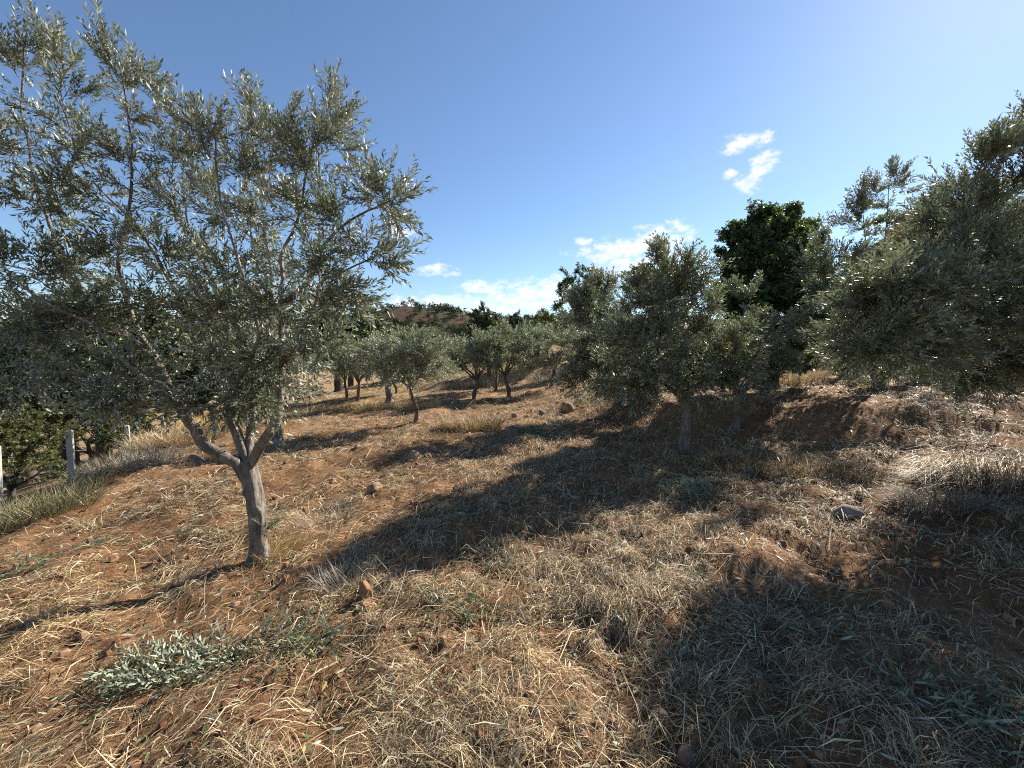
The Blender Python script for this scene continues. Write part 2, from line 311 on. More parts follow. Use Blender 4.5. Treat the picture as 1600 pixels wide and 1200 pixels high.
def tube(mb, pts, rad, sides=8, mat=0, gnarl=0.0, rng=None):
    pts = np.asarray(pts, float); n = len(pts)
    t = norm(np.gradient(pts, axis=0))
    ref = np.array([0.31, 0.95, 0.05]) if abs(t[0][2]) > 0.6 else np.array([0.1, 0.2, 0.97])
    u = norm(np.cross(t, ref)); w = np.cross(t, u)
    a = np.arange(sides) * 2 * math.pi / sides
    rr = np.repeat(np.asarray(rad, float)[:, None], sides, 1)
    if gnarl:
        ph = rng.random() * 50
        s = np.arange(n)[:, None] * 0.16
        rr = rr * (1 + gnarl * (2 * noise(ph + 2.4 * np.cos(a)[None] + s * 0.6, ph + 2.4 * np.sin(a)[None] + s, 7) - 1)
                   + gnarl * 0.7 * (2 * noise(ph + 5 * np.cos(a + s * 0.12) + 0 * s, ph + 5 * np.sin(a + s * 0.12) + s * 0.25, 8) - 1))
    v = pts[:, None] + rr[..., None] * (np.cos(a)[None, :, None] * u[:, None] + np.sin(a)[None, :, None] * w[:, None])
    i = np.arange(n - 1)[:, None] * sides; j = np.arange(sides)[None]; k = (j + 1) % sides
    q = np.stack([i + j, i + k, i + sides + k, i + sides + j], -1).reshape(-1, 4)
    v = np.vstack([v.reshape(-1, 3), pts[-1] + t[-1] * rad[-1] * 0.6])
    tip = (n - 1) * sides
    c = np.stack([tip + np.arange(sides), tip + (np.arange(sides) + 1) % sides, np.full(sides, tip + sides)], -1)
    mb.add(v, [q, c], mat)

# ------------------------------------------------------------------ materials
def mat_new(name):
    m_ = bpy.data.materials.new(name); m_.use_nodes = True
    n = m_.node_tree.nodes; l = m_.node_tree.links
    return m_, n, l, n['Principled BSDF'], n['Material Output']

def ramp(n, stops):
    r_ = n.new('ShaderNodeValToRGB'); e = r_.color_ramp.elements
    while len(e) < len(stops): e.new(0.5)
    for i, (p, c) in enumerate(stops): e[i].position = p; e[i].color = (*c, 1)
    return r_

def tex(n, l, scale, detail=4, rough=0.55, coord='Object', stretch=None, dist=0.0):
    tc_ = n.new('ShaderNodeTexCoord'); t = n.new('ShaderNodeTexNoise')
    t.inputs['Scale'].default_value = scale; t.inputs['Detail'].default_value = detail
    t.inputs['Roughness'].default_value = rough; t.inputs['Distortion'].default_value = dist
    if stretch:
        mp = n.new('ShaderNodeMapping'); mp.inputs['Scale'].default_value = stretch
        l.new(tc_.outputs[coord], mp.inputs[0]); l.new(mp.outputs[0], t.inputs['Vector'])
    else: l.new(tc_.outputs[coord], t.inputs['Vector'])
    return t

def leaf_mat(name, top, under, trans, rough=0.38, tw=0.22, spec=0.5, var=0.5):
    m_, n, l, b, o = mat_new(name)
    geo = n.new('ShaderNodeNewGeometry')
    hv = n.new('ShaderNodeMapRange'); hv.inputs['To Min'].default_value = 1 - var; hv.inputs['To Max'].default_value = 1 + var
    l.new(geo.outputs['Random Per Island'], hv.inputs['Value'])
    mx = n.new('ShaderNodeMix'); mx.data_type = 'RGBA'
    rt = ramp(n, [(0.0, [c * 0.75 for c in top]), (0.6, top), (0.93, [top[0] * 1.25, top[1] * 1.12, top[2]]), (1.0, [top[0] * 2.2, top[1] * 1.5, top[2] * 0.8])])
    l.new(geo.outputs['Random Per Island'], rt.inputs[0])
    l.new(geo.outputs['Backfacing'], mx.inputs['Factor'])          # a leaf's paler underside
    l.new(rt.outputs[0], mx.inputs['A']); mx.inputs['B'].default_value = (*under, 1)
    sc = n.new('ShaderNodeVectorMath'); sc.operation = 'SCALE'
    l.new(mx.outputs['Result'], sc.inputs[0]); l.new(hv.outputs[0], sc.inputs['Scale'])
    l.new(sc.outputs[0], b.inputs['Base Color'])
    b.inputs['Roughness'].default_value = rough; b.inputs['Specular IOR Level'].default_value = spec
    tr = n.new('ShaderNodeBsdfTranslucent'); tr.inputs['Color'].default_value = (*trans, 1)
    ms = n.new('ShaderNodeMixShader'); ms.inputs[0].default_value = tw
    l.new(b.outputs[0], ms.inputs[1]); l.new(tr.outputs[0], ms.inputs[2]); l.new(ms.outputs[0], o.inputs[0])
    return m_

def bark_mat(name, stops, scale=22.0):
    m_, n, l, b, o = mat_new(name)
    t = tex(n, l, scale, 5, 0.65, stretch=(1, 1, 0.28), dist=0.6)
    t2 = tex(n, l, 5.0, 3)
    ad = n.new('ShaderNodeMath'); ad.operation = 'MULTIPLY_ADD'; l.new(t2.outputs[0], ad.inputs[0]); ad.inputs[1].default_value = 0.6
    sb = n.new('ShaderNodeMath'); sb.operation = 'SUBTRACT'; l.new(t.outputs[0], sb.inputs[0]); sb.inputs[1].default_value = 0.30
    l.new(sb.outputs[0], ad.inputs[2])
    r_ = ramp(n, stops); l.new(ad.outputs[0], r_.inputs[0]); l.new(r_.outputs[0], b.inputs['Base Color'])
    bp = n.new('ShaderNodeBump'); bp.inputs['Strength'].default_value = 1.0; bp.inputs['Distance'].default_value = 0.02
    l.new(t.outputs[0], bp.inputs['Height']); l.new(bp.outputs[0], b.inputs['Normal'])
    b.inputs['Roughness'].default_value = 0.9; b.inputs['Specular IOR Level'].default_value = 0.2
    return m_

def rnd_mat(name, stops, rough=0.75, tw=0.0, spec=0.3, attr=None, patch=None):
    """colour picked per separate blade or pebble"""
    m_, n, l, b, o = mat_new(name)
    if attr:
        g = n.new('ShaderNodeAttribute'); g.attribute_name = attr; src = g.outputs['Fac']
    else:
        g = n.new('ShaderNodeNewGeometry'); src = g.outputs['Random Per Island']
    r_ = ramp(n, stops); l.new(src, r_.inputs[0]); col = r_.outputs[0]
    if patch:                                    # weathered grey and fresh golden patches
        t = tex(n, l, 0.75, 3, 0.6); rp = ramp(n, patch); l.new(t.outputs[0], rp.inputs[0])
        mm = n.new('ShaderNodeMix'); mm.data_type = 'RGBA'; mm.blend_type = 'MULTIPLY'; mm.inputs['Factor'].default_value = 1
        l.new(col, mm.inputs['A']); l.new(rp.outputs[0], mm.inputs['B']); col = mm.outputs['Result']
    l.new(col, b.inputs['Base Color'])
    b.inputs['Roughness'].default_value = rough; b.inputs['Specular IOR Level'].default_value = spec
    if tw:
        tr = n.new('ShaderNodeBsdfTranslucent'); l.new(col, tr.inputs['Color'])
        ms = n.new('ShaderNodeMixShader'); ms.inputs[0].default_value = tw
        l.new(b.outputs[0], ms.inputs[1]); l.new(tr.outputs[0], ms.inputs[2]); l.new(ms.outputs[0], o.inputs[0])
    return m_

def stone_mat(name, c1, c2, scale=9.0, bump=0.6):
    m_, n, l, b, o = mat_new(name)
    t = tex(n, l, scale, 7, 0.6); r_ = ramp(n, [(0.3, c1), (0.7, c2)]); l.new(t.outputs[0], r_.inputs[0])
    l.new(r_.outputs[0], b.inputs['Base Color']); b.inputs['Roughness'].default_value = 0.92; b.inputs['Specular IOR Level'].default_value = 0.2
    t2 = tex(n, l, scale * 6, 5, 0.7); bp = n.new('ShaderNodeBump'); bp.inputs['Strength'].default_value = bump; bp.inputs['Distance'].default_value = 0.01
    l.new(t2.outputs[0], bp.inputs['Height']); l.new(bp.outputs[0], b.inputs['Normal'])
    return m_

M = {}
M['olive'] = leaf_mat('olive_leaf', (0.124, 0.142, 0.080), (0.40, 0.42, 0.345), (0.20, 0.225, 0.13), rough=0.48, spec=0.35, tw=0.17)
M['olive_shade'] = leaf_mat('olive_leaf_grey', (0.118, 0.133, 0.080), (0.38, 0.395, 0.32), (0.22, 0.245, 0.10), rough=0.47, spec=0.32)
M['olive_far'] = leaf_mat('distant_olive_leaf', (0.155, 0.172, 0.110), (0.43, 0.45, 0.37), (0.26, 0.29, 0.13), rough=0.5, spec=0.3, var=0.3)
M['olive_cut'] = leaf_mat('cut_olive_leaf', (0.10, 0.125, 0.062), (0.27, 0.295, 0.205), (0.2, 0.24, 0.1), rough=0.5, spec=0.3)
M['evergreen'] = leaf_mat('evergreen_leaf', (0.050, 0.078, 0.027), (0.09, 0.12, 0.045), (0.15, 0.21, 0.03), rough=0.45, tw=0.24)
M['bush'] = leaf_mat('bush_leaf', (0.070, 0.078, 0.026), (0.11, 0.12, 0.045), (0.17, 0.18, 0.04), rough=0.5, tw=0.3)
M['dark_tree'] = leaf_mat('dark_tree_leaf', (0.040, 0.058, 0.024), (0.08, 0.10, 0.05), (0.09, 0.13, 0.03), rough=0.5)
M['brown_tree'] = leaf_mat('browning_leaf', (0.12, 0.085, 0.045), (0.16, 0.12, 0.07), (0.22, 0.14, 0.05), rough=0.55)
M['light_tree'] = leaf_mat('pale_tree_leaf', (0.105, 0.125, 0.050), (0.16, 0.18, 0.08), (0.20, 0.24, 0.05), rough=0.5)
M['bark'] = bark_mat('olive_bark', [(0.18, (0.035, 0.030, 0.026)), (0.5, (0.16, 0.135, 0.11)), (0.8, (0.36, 0.31, 0.26))])
M['bark_dark'] = bark_mat('dark_bark', [(0.2, (0.035, 0.028, 0.022)), (0.8, (0.15, 0.12, 0.095))])
M['bark_red'] = bark_mat('reddish_bark', [(0.2, (0.05, 0.035, 0.028)), (0.6, (0.17, 0.11, 0.085)), (0.9, (0.30, 0.22, 0.17))])
M['twig'] = stone_mat('twig_bark', (0.10, 0.085, 0.06), (0.21, 0.19, 0.14), 30)
M['straw'] = rnd_mat('dry_straw', [(0.0, (0.070, 0.044, 0.026)), (0.28, (0.17, 0.112, 0.058)), (0.55, (0.37, 0.270, 0.145)), (0.82, (0.58, 0.46, 0.275)), (1.0, (0.78, 0.69, 0.50))], tw=0.2, spec=0.35, rough=0.6, patch=[(0.32, (0.78, 0.78, 0.80)), (0.5, (1.0, 0.97, 0.92)), (0.7, (1.12, 1.02, 0.86))])
M['gold'] = rnd_mat('golden_grass', [(0.0, (0.25, 0.15, 0.05)), (0.5, (0.48, 0.33, 0.12)), (1.0, (0.62, 0.48, 0.24))], tw=0.3)
M['grey_grass'] = rnd_mat('grey_dry_grass', [(0.0, (0.12, 0.10, 0.08)), (0.5, (0.27, 0.23, 0.18)), (1.0, (0.45, 0.40, 0.32))], tw=0.25)
M['scrub'] = rnd_mat('scrub_stem', [(0.0, (0.06, 0.07, 0.03)), (0.4, (0.14, 0.14, 0.065)), (0.7, (0.27, 0.23, 0.12)), (1.0, (0.42, 0.34, 0.20))], tw=0.3)
M['clod'] = rnd_mat('soil_clod', [(0.0, (0.10, 0.048, 0.026)), (0.6, (0.20, 0.095, 0.046)), (1.0, (0.30, 0.19, 0.12))], rough=0.95, spec=0.1)
M['stone'] = stone_mat('brown_stone', (0.13, 0.085, 0.055), (0.34, 0.24, 0.16))
M['stone_red'] = stone_mat('red_stone', (0.17, 0.085, 0.045), (0.34, 0.19, 0.10))
M['stone_grey'] = stone_mat('grey_stone', (0.10, 0.085, 0.075), (0.26, 0.22, 0.19))
M['concrete'] = stone_mat('pale_concrete', (0.28, 0.265, 0.23), (0.42, 0.40, 0.35), 14, 0.3)
M['far_scrub'] = rnd_mat('hillside_scrub', [(0.0, (0.020, 0.030, 0.014)), (0.5, (0.050, 0.065, 0.030)), (0.8, (0.10, 0.11, 0.05)), (0.95, (0.19, 0.17, 0.06)), (1.0, (0.26, 0.20, 0.07))], attr='tone', rough=0.9, spec=0.1, tw=0.15)

def soil_mat():
    m_, n, l, b, o = mat_new('red_soil')
    t1 = tex(n, l, 0.9, 4, 0.6); t2 = tex(n, l, 14.0, 5, 0.7); t3 = tex(n, l, 110.0, 3, 0.75)
    r1 = ramp(n, [(0.30, (0.135, 0.068, 0.035)), (0.48, (0.225, 0.122, 0.060)), (0.62, (0.285, 0.158, 0.080)), (0.78, (0.36, 0.245, 0.15))])
    l.new(t1.outputs[0], r1.inputs[0])
    r2 = ramp(n, [(0.28, (0.45, 0.42, 0.40)), (0.55, (1, 1, 1)), (0.8, (1.25, 1.2, 1.15))]); l.new(t2.outputs[0], r2.inputs[0])
    mm = n.new('ShaderNodeMix'); mm.data_type = 'RGBA'; mm.blend_type = 'MULTIPLY'; mm.inputs['Factor'].default_value = 1
    l.new(r1.outputs[0], mm.inputs['A']); l.new(r2.outputs[0], mm.inputs['B'])
    # straw-covered ground further off, where blades are too small to see
    a = n.new('ShaderNodeAttribute'); a.attribute_name = 'tone'
    ts = tex(n, l, 6.0, 5, 0.75, stretch=(1, 2.2, 1)); rs = ramp(n, [(0.3, (0.16, 0.10, 0.05)), (0.5, (0.33, 0.23, 0.125)), (0.7, (0.50, 0.38, 0.22))]); l.new(ts.outputs[0], rs.inputs[0])
    tk = n.new('ShaderNodeMath'); tk.operation = 'MULTIPLY'
    tm = tex(n, l, 2.2, 6, 0.7); rm = ramp(n, [(0.38, (0, 0, 0)), (0.55, (1, 1, 1))]); l.new(tm.outputs[0], rm.inputs[0])
    l.new(a.outputs['Fac'], tk.inputs[0]); l.new(rm.outputs[0], tk.inputs[1])
    m2 = n.new('ShaderNodeMix'); m2.data_type = 'RGBA'; l.new(tk.outputs[0], m2.inputs['Factor'])
    l.new(mm.outputs['Result'], m2.inputs['A']); l.new(rs.outputs[0], m2.inputs['B'])
    l.new(m2.outputs['Result'], b.inputs['Base Color'])
    b.inputs['Roughness'].default_value = 0.95; b.inputs['Specular IOR Level'].default_value = 0.1
    ad = n.new('ShaderNodeMath'); ad.operation = 'MULTIPLY_ADD'; l.new(t3.outputs[0], ad.inputs[0]); ad.inputs[1].default_value = 0.55; l.new(t2.outputs[0], ad.inputs[2])
    bp = n.new('ShaderNodeBump'); bp.inputs['Strength'].default_value = 1.0; bp.inputs['Distance'].default_value = 0.03
    l.new(ad.outputs[0], bp.inputs['Height']); l.new(bp.outputs[0], b.inputs['Normal'])
    return m_
M['soil'] = soil_mat()

# ------------------------------------------------------------------ ground: one sheet to the horizon
th = np.concatenate([np.arange(-180, -66, 4.0), np.arange(-66, 66.01, 0.31), np.arange(70, 180, 4.0)])
rad = np.concatenate([[0.02], np.geomspace(0.35, 40, 350), np.geomspace(42, 4000, 60)])
TH, RA = np.meshgrid(np.radians(th), rad)
gx, gy = RA * np.sin(TH), RA * np.cos(TH)
gzv = ground(gx, gy)
nr, nth = gx.shape
i = np.arange(nr - 1)[:, None] * nth; j = np.arange(nth)[None]; k = (j + 1) % nth
g = MB()
straw_tone = smooth(5, 20, RA)
g.add(np.stack([gx, gy, gzv], -1).reshape(-1, 3), np.stack([i + j, i + nth + j, i + nth + k, i + k], -1).reshape(-1, 4)[:, ::-1], 0, straw_tone.ravel())
tag(g.build('ground', M['soil']), 'red soil of a terraced olive orchard strewn with straw', kind='structure')

# ------------------------------------------------------------------ foliage
def leaf_geo(L, W, curl, p, d, up):
    """one lance-shaped leaf: base p, direction d, upper side up"""
    s = norm(np.cross(d, up)); nrm = np.cross(s, d)
    at_ = lambda t, w: p + d * L * t + s * w * W * 0.5 - nrm * curl * L * t * t
    return np.array([at_(0, 0), at_(0.3, -0.9), at_(0.3, 0.9), at_(0.68, -0.85), at_(0.68, 0.85), at_(1, 0)])
def leaf_quad(L, W, curl, p, d, up):
    s = norm(np.cross(d, up)); nrm = np.cross(s, d)
    at_ = lambda t, w: p + d * L * t + s * w * W * 0.55 - nrm * curl * L * t * t
    return np.array([at_(0, 0), at_(0.48, 1), at_(1, 0), at_(0.48, -1)])
LEAF_T = np.array([[0, 2, 1], [3, 4, 5]]); LEAF_Q = np.array([[1, 2, 4, 3]])

def make_shoots(rng, count, length, pairs, L, W, angle=(35, 60), fine=False, stem=0.0016):
    out_ = []
    for _ in range(count):
        mb = MB(); bend = rng.normal(0, 0.10, 2); ln = length * rng.uniform(0.8, 1.15)
        axis = lambda t: np.array([bend[0] * t * t * ln, bend[1] * t * t * ln, t * ln])
        pts = np.array([axis(t) for t in np.linspace(0, 1, 3)])
        if fine: tube(mb, pts[::2], [stem * 1.3, stem * 0.5], 3, 1)
        else: mb.add([pts[0] + [stem * 1.5, 0, 0], pts[0] - [stem * 1.5, 0, 0], pts[2]], np.array([[0, 1, 2]]), 1)
        n_ = max(3, int(pairs * rng.uniform(0.85, 1.15))); ph = rng.uniform(0, 6.28)
        for q in range(n_):
            t = 0.10 + 0.9 * (q + 1) / n_
            for sgn in (0, 1):
                if rng.random() < 0.07: continue
                phi = ph + q * math.pi / 2 + sgn * math.pi + rng.normal(0, 0.35)
                an = math.radians(rng.uniform(*angle)) * (1.0 - 0.45 * (q / n_))
                d = np.array([math.cos(phi) * math.sin(an), math.sin(phi) * math.sin(an), math.cos(an)])
                up = np.array([-math.cos(phi) * math.cos(an), -math.sin(phi) * math.cos(an), math.sin(an)]) + rng.normal(0, 0.35, 3)
                ll = L * rng.uniform(0.5, 1.2) * (1 - 0.35 * max(0, q / n_ - 0.7) / 0.3)
                ar = (ll, W * rng.uniform(0.8, 1.2), rng.normal(0.10, 0.12), axis(t), norm(d), norm(up))
                if fine and L < 0.1: mb.add(leaf_geo(*ar), [LEAF_T, LEAF_Q], 0)
                else: mb.add(leaf_quad(*ar), np.array([[0, 1, 2, 3]]), 0)
        out_.append(mb)
    return out_

def scatter_shoots(mb, shoots, pos, dirs, scale, rng):
    """adds shoot templates to mb, turned along dirs"""
    n = len(pos)
    if n == 0: return
    d = norm(dirs); ref = norm(rng.normal(size=(n, 3))); u = norm(np.cross(d, ref)); w = np.cross(d, u)
    which = rng.integers(0, len(shoots), n); sc = np.asarray(scale).reshape(-1) * np.ones(n)
    for ti, t in enumerate(shoots):
        s_ = np.where(which == ti)[0]
        if not len(s_): continue
        V = np.concatenate(t.v)
        B = np.stack([u[s_], w[s_], d[s_]], 1) * sc[s_, None, None]
        W_ = np.einsum('vk,nkc->nvc', V, B) + pos[s_, None]
        off = (np.arange(len(s_)) * len(V))[:, None, None]
        base = mb.n; mb.v.append(W_.reshape(-1, 3).astype(np.float32)); mb.n += W_.shape[0] * len(V)
        mb.tone.append(np.full(W_.shape[0] * len(V), 0.5, np.float32))
        for f, m_ in t.f: mb.f.append(((f[None] + off).reshape(-1, f.shape[1]) + base, m_))

RNG = np.random.default_rng(7)
SH_OLIVE = make_shoots(RNG, 12, 0.28, 12, 0.062, 0.0122)
SH_OLIVE_CUT = make_shoots(RNG, 8, 0.27, 10, 0.062, 0.0125, fine=True)
SH_OLIVE_FAR = make_shoots(RNG, 8, 0.25, 8, 0.072, 0.0185)
SH_OLIVE_DIST = make_shoots(RNG, 8, 0.26, 6, 0.10, 0.030)
SH_BROAD = make_shoots(RNG, 8, 0.18, 7, 0.066, 0.042, angle=(45, 80))
SH_BROAD_FAR = make_shoots(RNG, 8, 0.38, 7, 0.15, 0.085, angle=(45, 80))

def grow(rng, limbs, lobes, k_sh, sc, density=1.0, sec_r=0.011, skip=0.28, spread=0.75):
    """fills the crown lobes with side branches off the limbs, and gives each its leafy shoots"""
    P, T, RR = [], [], []
    for pts, rr in limbs:
        a = int(len(pts) * skip); P.append(pts[a:]); T.append(norm(np.gradient(pts, axis=0))[a:]); RR.append(rr[a:])
    P = np.vstack(P); T = np.vstack(T); RR = np.concatenate(RR)
    branches, sp, sdir, ss = [], [], [], []
    for (c, rd, n, up) in lobes:
        c = np.asarray(c); rd = np.asarray(rd)
        for _ in range(max(1, int(round(n * density)))):
            v = norm(rng.normal(size=3)) * rng.random() ** 0.42
            tgt = c + v * rd
            dv = tgt - P; dist = np.linalg.norm(dv, axis=1)
            cosv = np.einsum('ij,ij->i', dv, T) / np.maximum(dist, 1e-6)
            cost = dist * (1.35 - 0.45 * cosv) + 0.7 * np.maximum(0, P[:, 2] - tgt[2])
            s_ = int(np.argmin(cost)); L = dist[s_]
            p0 = P[s_]; p1 = p0 + L * 0.45 * norm(0.6 * T[s_] + 0.6 * norm(dv[s_]) + rng.normal(0, 0.25, 3))
            t = np.linspace(0, 1, 6)[:, None]
            pts = (1 - t) ** 2 * p0 + 2 * t * (1 - t) * p1 + t * t * tgt
            pts[1:-1] += rng.normal(0, 0.012 * L, (4, 3))
            r0 = min(RR[s_] * 0.6, sec_r * (0.5 + L)); rr = np.linspace(r0, 0.0028, 6)
            branches.append((pts, rr))
            tg = norm(np.gradient(pts, axis=0))
            P = np.vstack([P, pts[2:5]]); T = np.vstack([T, tg[2:5]]); RR = np.concatenate([RR, rr[2:5]])
            m_ = max(3, int(k_sh * (0.65 + 0.5 * min(L, 1.4)) * rng.uniform(0.8, 1.2)))
            tt = np.clip(0.22 + 0.8 * (np.arange(m_) + rng.random(m_)) / m_, 0, 1) * 5
            i0 = np.minimum(tt.astype(int), 4); fr = (tt - i0)[:, None]
            pp = pts[i0] * (1 - fr) + pts[i0 + 1] * fr
            dd = 0.6 * tg[i0] + spread * norm(rng.normal(size=(m_, 3))) + 0.35 * norm(pp - c)
            dd[:, 2] += up
            sp.append(pp); sdir.append(dd); ss.append(sc * rng.uniform(0.75, 1.2, m_))
    return branches, np.vstack(sp), np.vstack(sdir), np.concatenate(ss)

def tree(name, label, cat, base, limbs, lobes, seed, shoots, leaf, bark, k_sh=9, sc=1.0, density=1.0, trunk_sides=14, gnarl=0.10, group=None, twigs=True, spread=0.75, sink=0.06):
    rng = np.random.default_rng(seed)
    z = float(ground(*base)); root = empty(name, (base[0], base[1], z))
    tag(root, label, cat, group or {'olive_tree': 'olive trees of the orchard', 'broadleaf_tree': 'trees beyond the orchard', 'leafy_bush': 'bushes along the orchard edge'}.get(name))
    lm = []
    for q, (pts, r0, r1) in enumerate(limbs):
        p = np.asarray(pts, float)
        if q == 0: p[0, 2] = -sink
        step = 0.03 if (q == 0 and trunk_sides > 10) else 0.06
        p = resample(p, step); t = np.linspace(0, 1, len(p))
        rr = r1 + (r0 - r1) * (1 - t) ** (1.7 if q else 1.0)
        if q == 0: rr = rr * (1 + 0.55 * np.exp(-(p[:, 2] + 0.02) / 0.07) * (p[:, 2] > -0.2))
        elif len(p) > 6: p[2:] += np.cumsum(rng.normal(0, 0.0035, (len(p) - 2, 3)), 0)
        lm.append((p, rr))
        mb = MB(); tube(mb, p, rr, trunk_sides if q == 0 else max(5, trunk_sides // 2), 0, gnarl, rng)
        mb.build('trunk' if q == 0 else 'limb', bark, root)
    br, sp, sdr, ss = grow(rng, lm[1:] if len(lm) > 1 else lm, lobes, k_sh, sc, density, spread=spread)
    if twigs:
        mb = MB()
        for pts, rr in br: tube(mb, pts, rr, 3, 0)
        tag(mb.build('twigs', bark, root), kind='stuff')
    mb = MB(); scatter_shoots(mb, shoots, sp, sdr, ss, rng)
    tag(mb.build('crown', [leaf, M['twig']], root), kind='stuff')
    return root

def auto_limbs(rng, lobes, fork, lean=(0, 0), r=0.07, n=5):
    """trunk up to a fork, then limbs to the largest lobes"""
    top = np.array([lean[0], lean[1], fork])
    limbs = [([(0, 0, -0.06), (lean[0] * 0.2 + rng.normal(0, 0.02), lean[1] * 0.2, fork * 0.35), (lean[0] * 0.6 + rng.normal(0, 0.03), lean[1] * 0.6, fork * 0.7), tuple(top)], r, r * 0.8)]
    order = sorted(range(len(lobes)), key=lambda q: -lobes[q][0][2])
    pick = order[::max(1, len(order) // n)][:n + 1]
    for q in pick:
        c = np.asarray(lobes[q][0], float); mid = top + (c - top) * 0.45
        mid += np.array([(c - top)[0] * 0.15, (c - top)[1] * 0.15, 0.04]) + rng.normal(0, 0.06, 3)
        st = top + np.array([0, 0, -0.07 * rng.random()])
        limbs.append(([tuple(st), tuple(top + (mid - top) * 0.4 + rng.normal(0, 0.02, 3)), tuple(mid), tuple(c)], r * 0.62, 0.006))
    return limbs

def round_lobes(rng, width, height, bottom, n_sec, squash=0.85):
    w = width / 2; cz = (height + bottom) / 2; hh = (height - bottom) / 2
    lobes = [((0, 0, cz), (w * 0.6, w * 0.6, hh * 0.6), n_sec, 0.3)]
    for q in range(8):
        a = q * 2.4 + rng.random(); e = -0.55 + 1.45 * (q / 7)
        c = (w * 0.58 * math.cos(a) * math.cos(e), w * 0.58 * squash * math.sin(a) * math.cos(e), cz + hh * 0.62 * math.sin(e))
        s_ = rng.uniform(0.36, 0.52)
        lobes.append((c, (w * s_, w * s_, hh * s_), n_sec, 0.5 if e > 0.2 else 0.05))
    return lobes

def copy_tree(src, label, base, scale, rotz):
    """a copy of a tree with copies of its parts, sharing their meshes"""
    r_ = src.copy(); COL.objects.link(r_); r_['label'] = label
    r_.location = (base[0], base[1], float(ground(*base))); r_.scale = scale; r_.rotation_euler = (0, 0, rotz)
    for ch in src.children:
        c = ch.copy(); COL.objects.link(c); c.parent = r_
    return r_

# ------------------------------------------------------------------ trees
t1 = tree('olive_tree', 'tall open olive tree with forked grey trunk and long upright shoots, close up', 'tree', SPEC_T1['base'],
     SPEC_T1['limbs'], SPEC_T1['lobes'], 101, SH_OLIVE, M['olive'], M['bark'], k_sh=14, sc=0.95, density=1.4, trunk_sides=26, gnarl=0.26)
rng = np.random.default_rng(5)
for p_, d_, r_, l_ in (((-0.40, -0.08, 0.86), (-0.3, -0.5, 0.6), 0.026, 0.06), ((0.045, -0.06, 0.45), (0.6, -0.7, 0.2), 0.022, 0.035), ((0.17, -0.08, 1.0), (0.7, -0.5, 0.2), 0.018, 0.05), ((-0.045, -0.05, 0.58), (-0.5, -0.8, 0.3), 0.02, 0.03)):
    p_ = np.array(p_); d_ = norm(np.array(d_)); mb = MB()
    tube(mb, np.array([p_ - d_ * 0.03, p_ + d_ * l_ * 0.5, p_ + d_ * l_]), [r_ * 1.5, r_ * 1.05, r_ * 0.8], 9, 0, 0.15, rng); mb.build('pruning_stub', M['bark'], t1)
mb = MB(); n_ = 14
scatter_shoots(mb, SH_OLIVE, np.array([0.10, -0.02, 0.30]) + rng.normal(0, 0.015, (n_, 3)), np.array([0.5, -0.1, 0.5]) + rng.normal(0, 0.5, (n_, 3)), 0.55 * np.ones(n_), rng)
tag(mb.build('sucker_sprout', [M['olive'], M['twig']], t1), kind='stuff')

def spec_olive(spec, name, label, seed, fork, lean, r, shoots, leaf, k_sh, sc, n=6, bark='bark', density=1.0, cat='tree'):
    rg = np.random.default_rng(seed + 1000)
    return tree(name, label, cat, spec['base'], auto_limbs(rg, spec['lobes'], fork, lean, r, n), spec['lobes'], seed, shoots, leaf, M[bark], k_sh=k_sh, sc=sc, density=density)
spec_olive(SPEC_T10, 'olive_tree', 'olive tree with pointed crown and bare trunk rim-lit by the sun', 110, 0.80, (0.03, 0.05), 0.075, SH_OLIVE_FAR, M['olive_shade'], 23, 0.98, density=1.8)
spec_olive(SPEC_T10B, 'olive_tree', 'olive tree with pale shoots in front of the dark round evergreen', 111, 0.55, (0.0, 0.0), 0.06, SH_OLIVE_FAR, M['olive_shade'], 20, 0.95, density=1.4)
spec_olive(SPEC_T9, 'olive_tree', 'broad olive tree just behind the boulder, with a short grey trunk', 109, 0.55, (-0.05, 0.05), 0.10, SH_OLIVE_FAR, M['olive_shade'], 24, 1.15, density=1.7)
spec_olive(SPEC_T13B, 'olive_tree', 'large olive tree cut off by the right picture edge, leaves glinting', 113, 1.0, (-0.25, 0.0), 0.12, SH_OLIVE, M['olive_shade'], 24, 1.12, n=8, density=1.5)
spec_olive(SPEC_T13A, 'olive_tree', 'olive tree on the upper terrace with a feathery plume on top', 114, 0.5, (0.0, 0.0), 0.09, SH_OLIVE_FAR, M['olive_shade'], 22, 1.15, density=1.4)
spec_olive(SPEC_T11, 'evergreen_tree', 'dense dark green round evergreen with several dark stems', 115, 0.45, (0.0, 0.0), 0.13, SH_BROAD, M['evergreen'], 26, 1.15, bark='bark_dark', n=6, density=4.6)

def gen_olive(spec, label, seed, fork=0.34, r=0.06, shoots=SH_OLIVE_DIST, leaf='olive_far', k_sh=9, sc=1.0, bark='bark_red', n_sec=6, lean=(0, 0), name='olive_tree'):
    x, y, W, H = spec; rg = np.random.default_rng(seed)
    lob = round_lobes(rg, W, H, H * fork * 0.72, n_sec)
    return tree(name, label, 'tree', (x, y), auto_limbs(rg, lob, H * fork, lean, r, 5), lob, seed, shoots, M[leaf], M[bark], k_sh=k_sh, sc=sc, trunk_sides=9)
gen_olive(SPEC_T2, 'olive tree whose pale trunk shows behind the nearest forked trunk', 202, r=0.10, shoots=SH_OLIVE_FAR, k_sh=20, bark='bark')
gen_olive(SPEC_T3, 'small round olive tree on a thin leaning reddish trunk', 203, fork=0.36, r=0.05, lean=(-0.10, 0.0), shoots=SH_OLIVE_FAR, k_sh=20, n_sec=10, sc=1.1, leaf='olive_far')
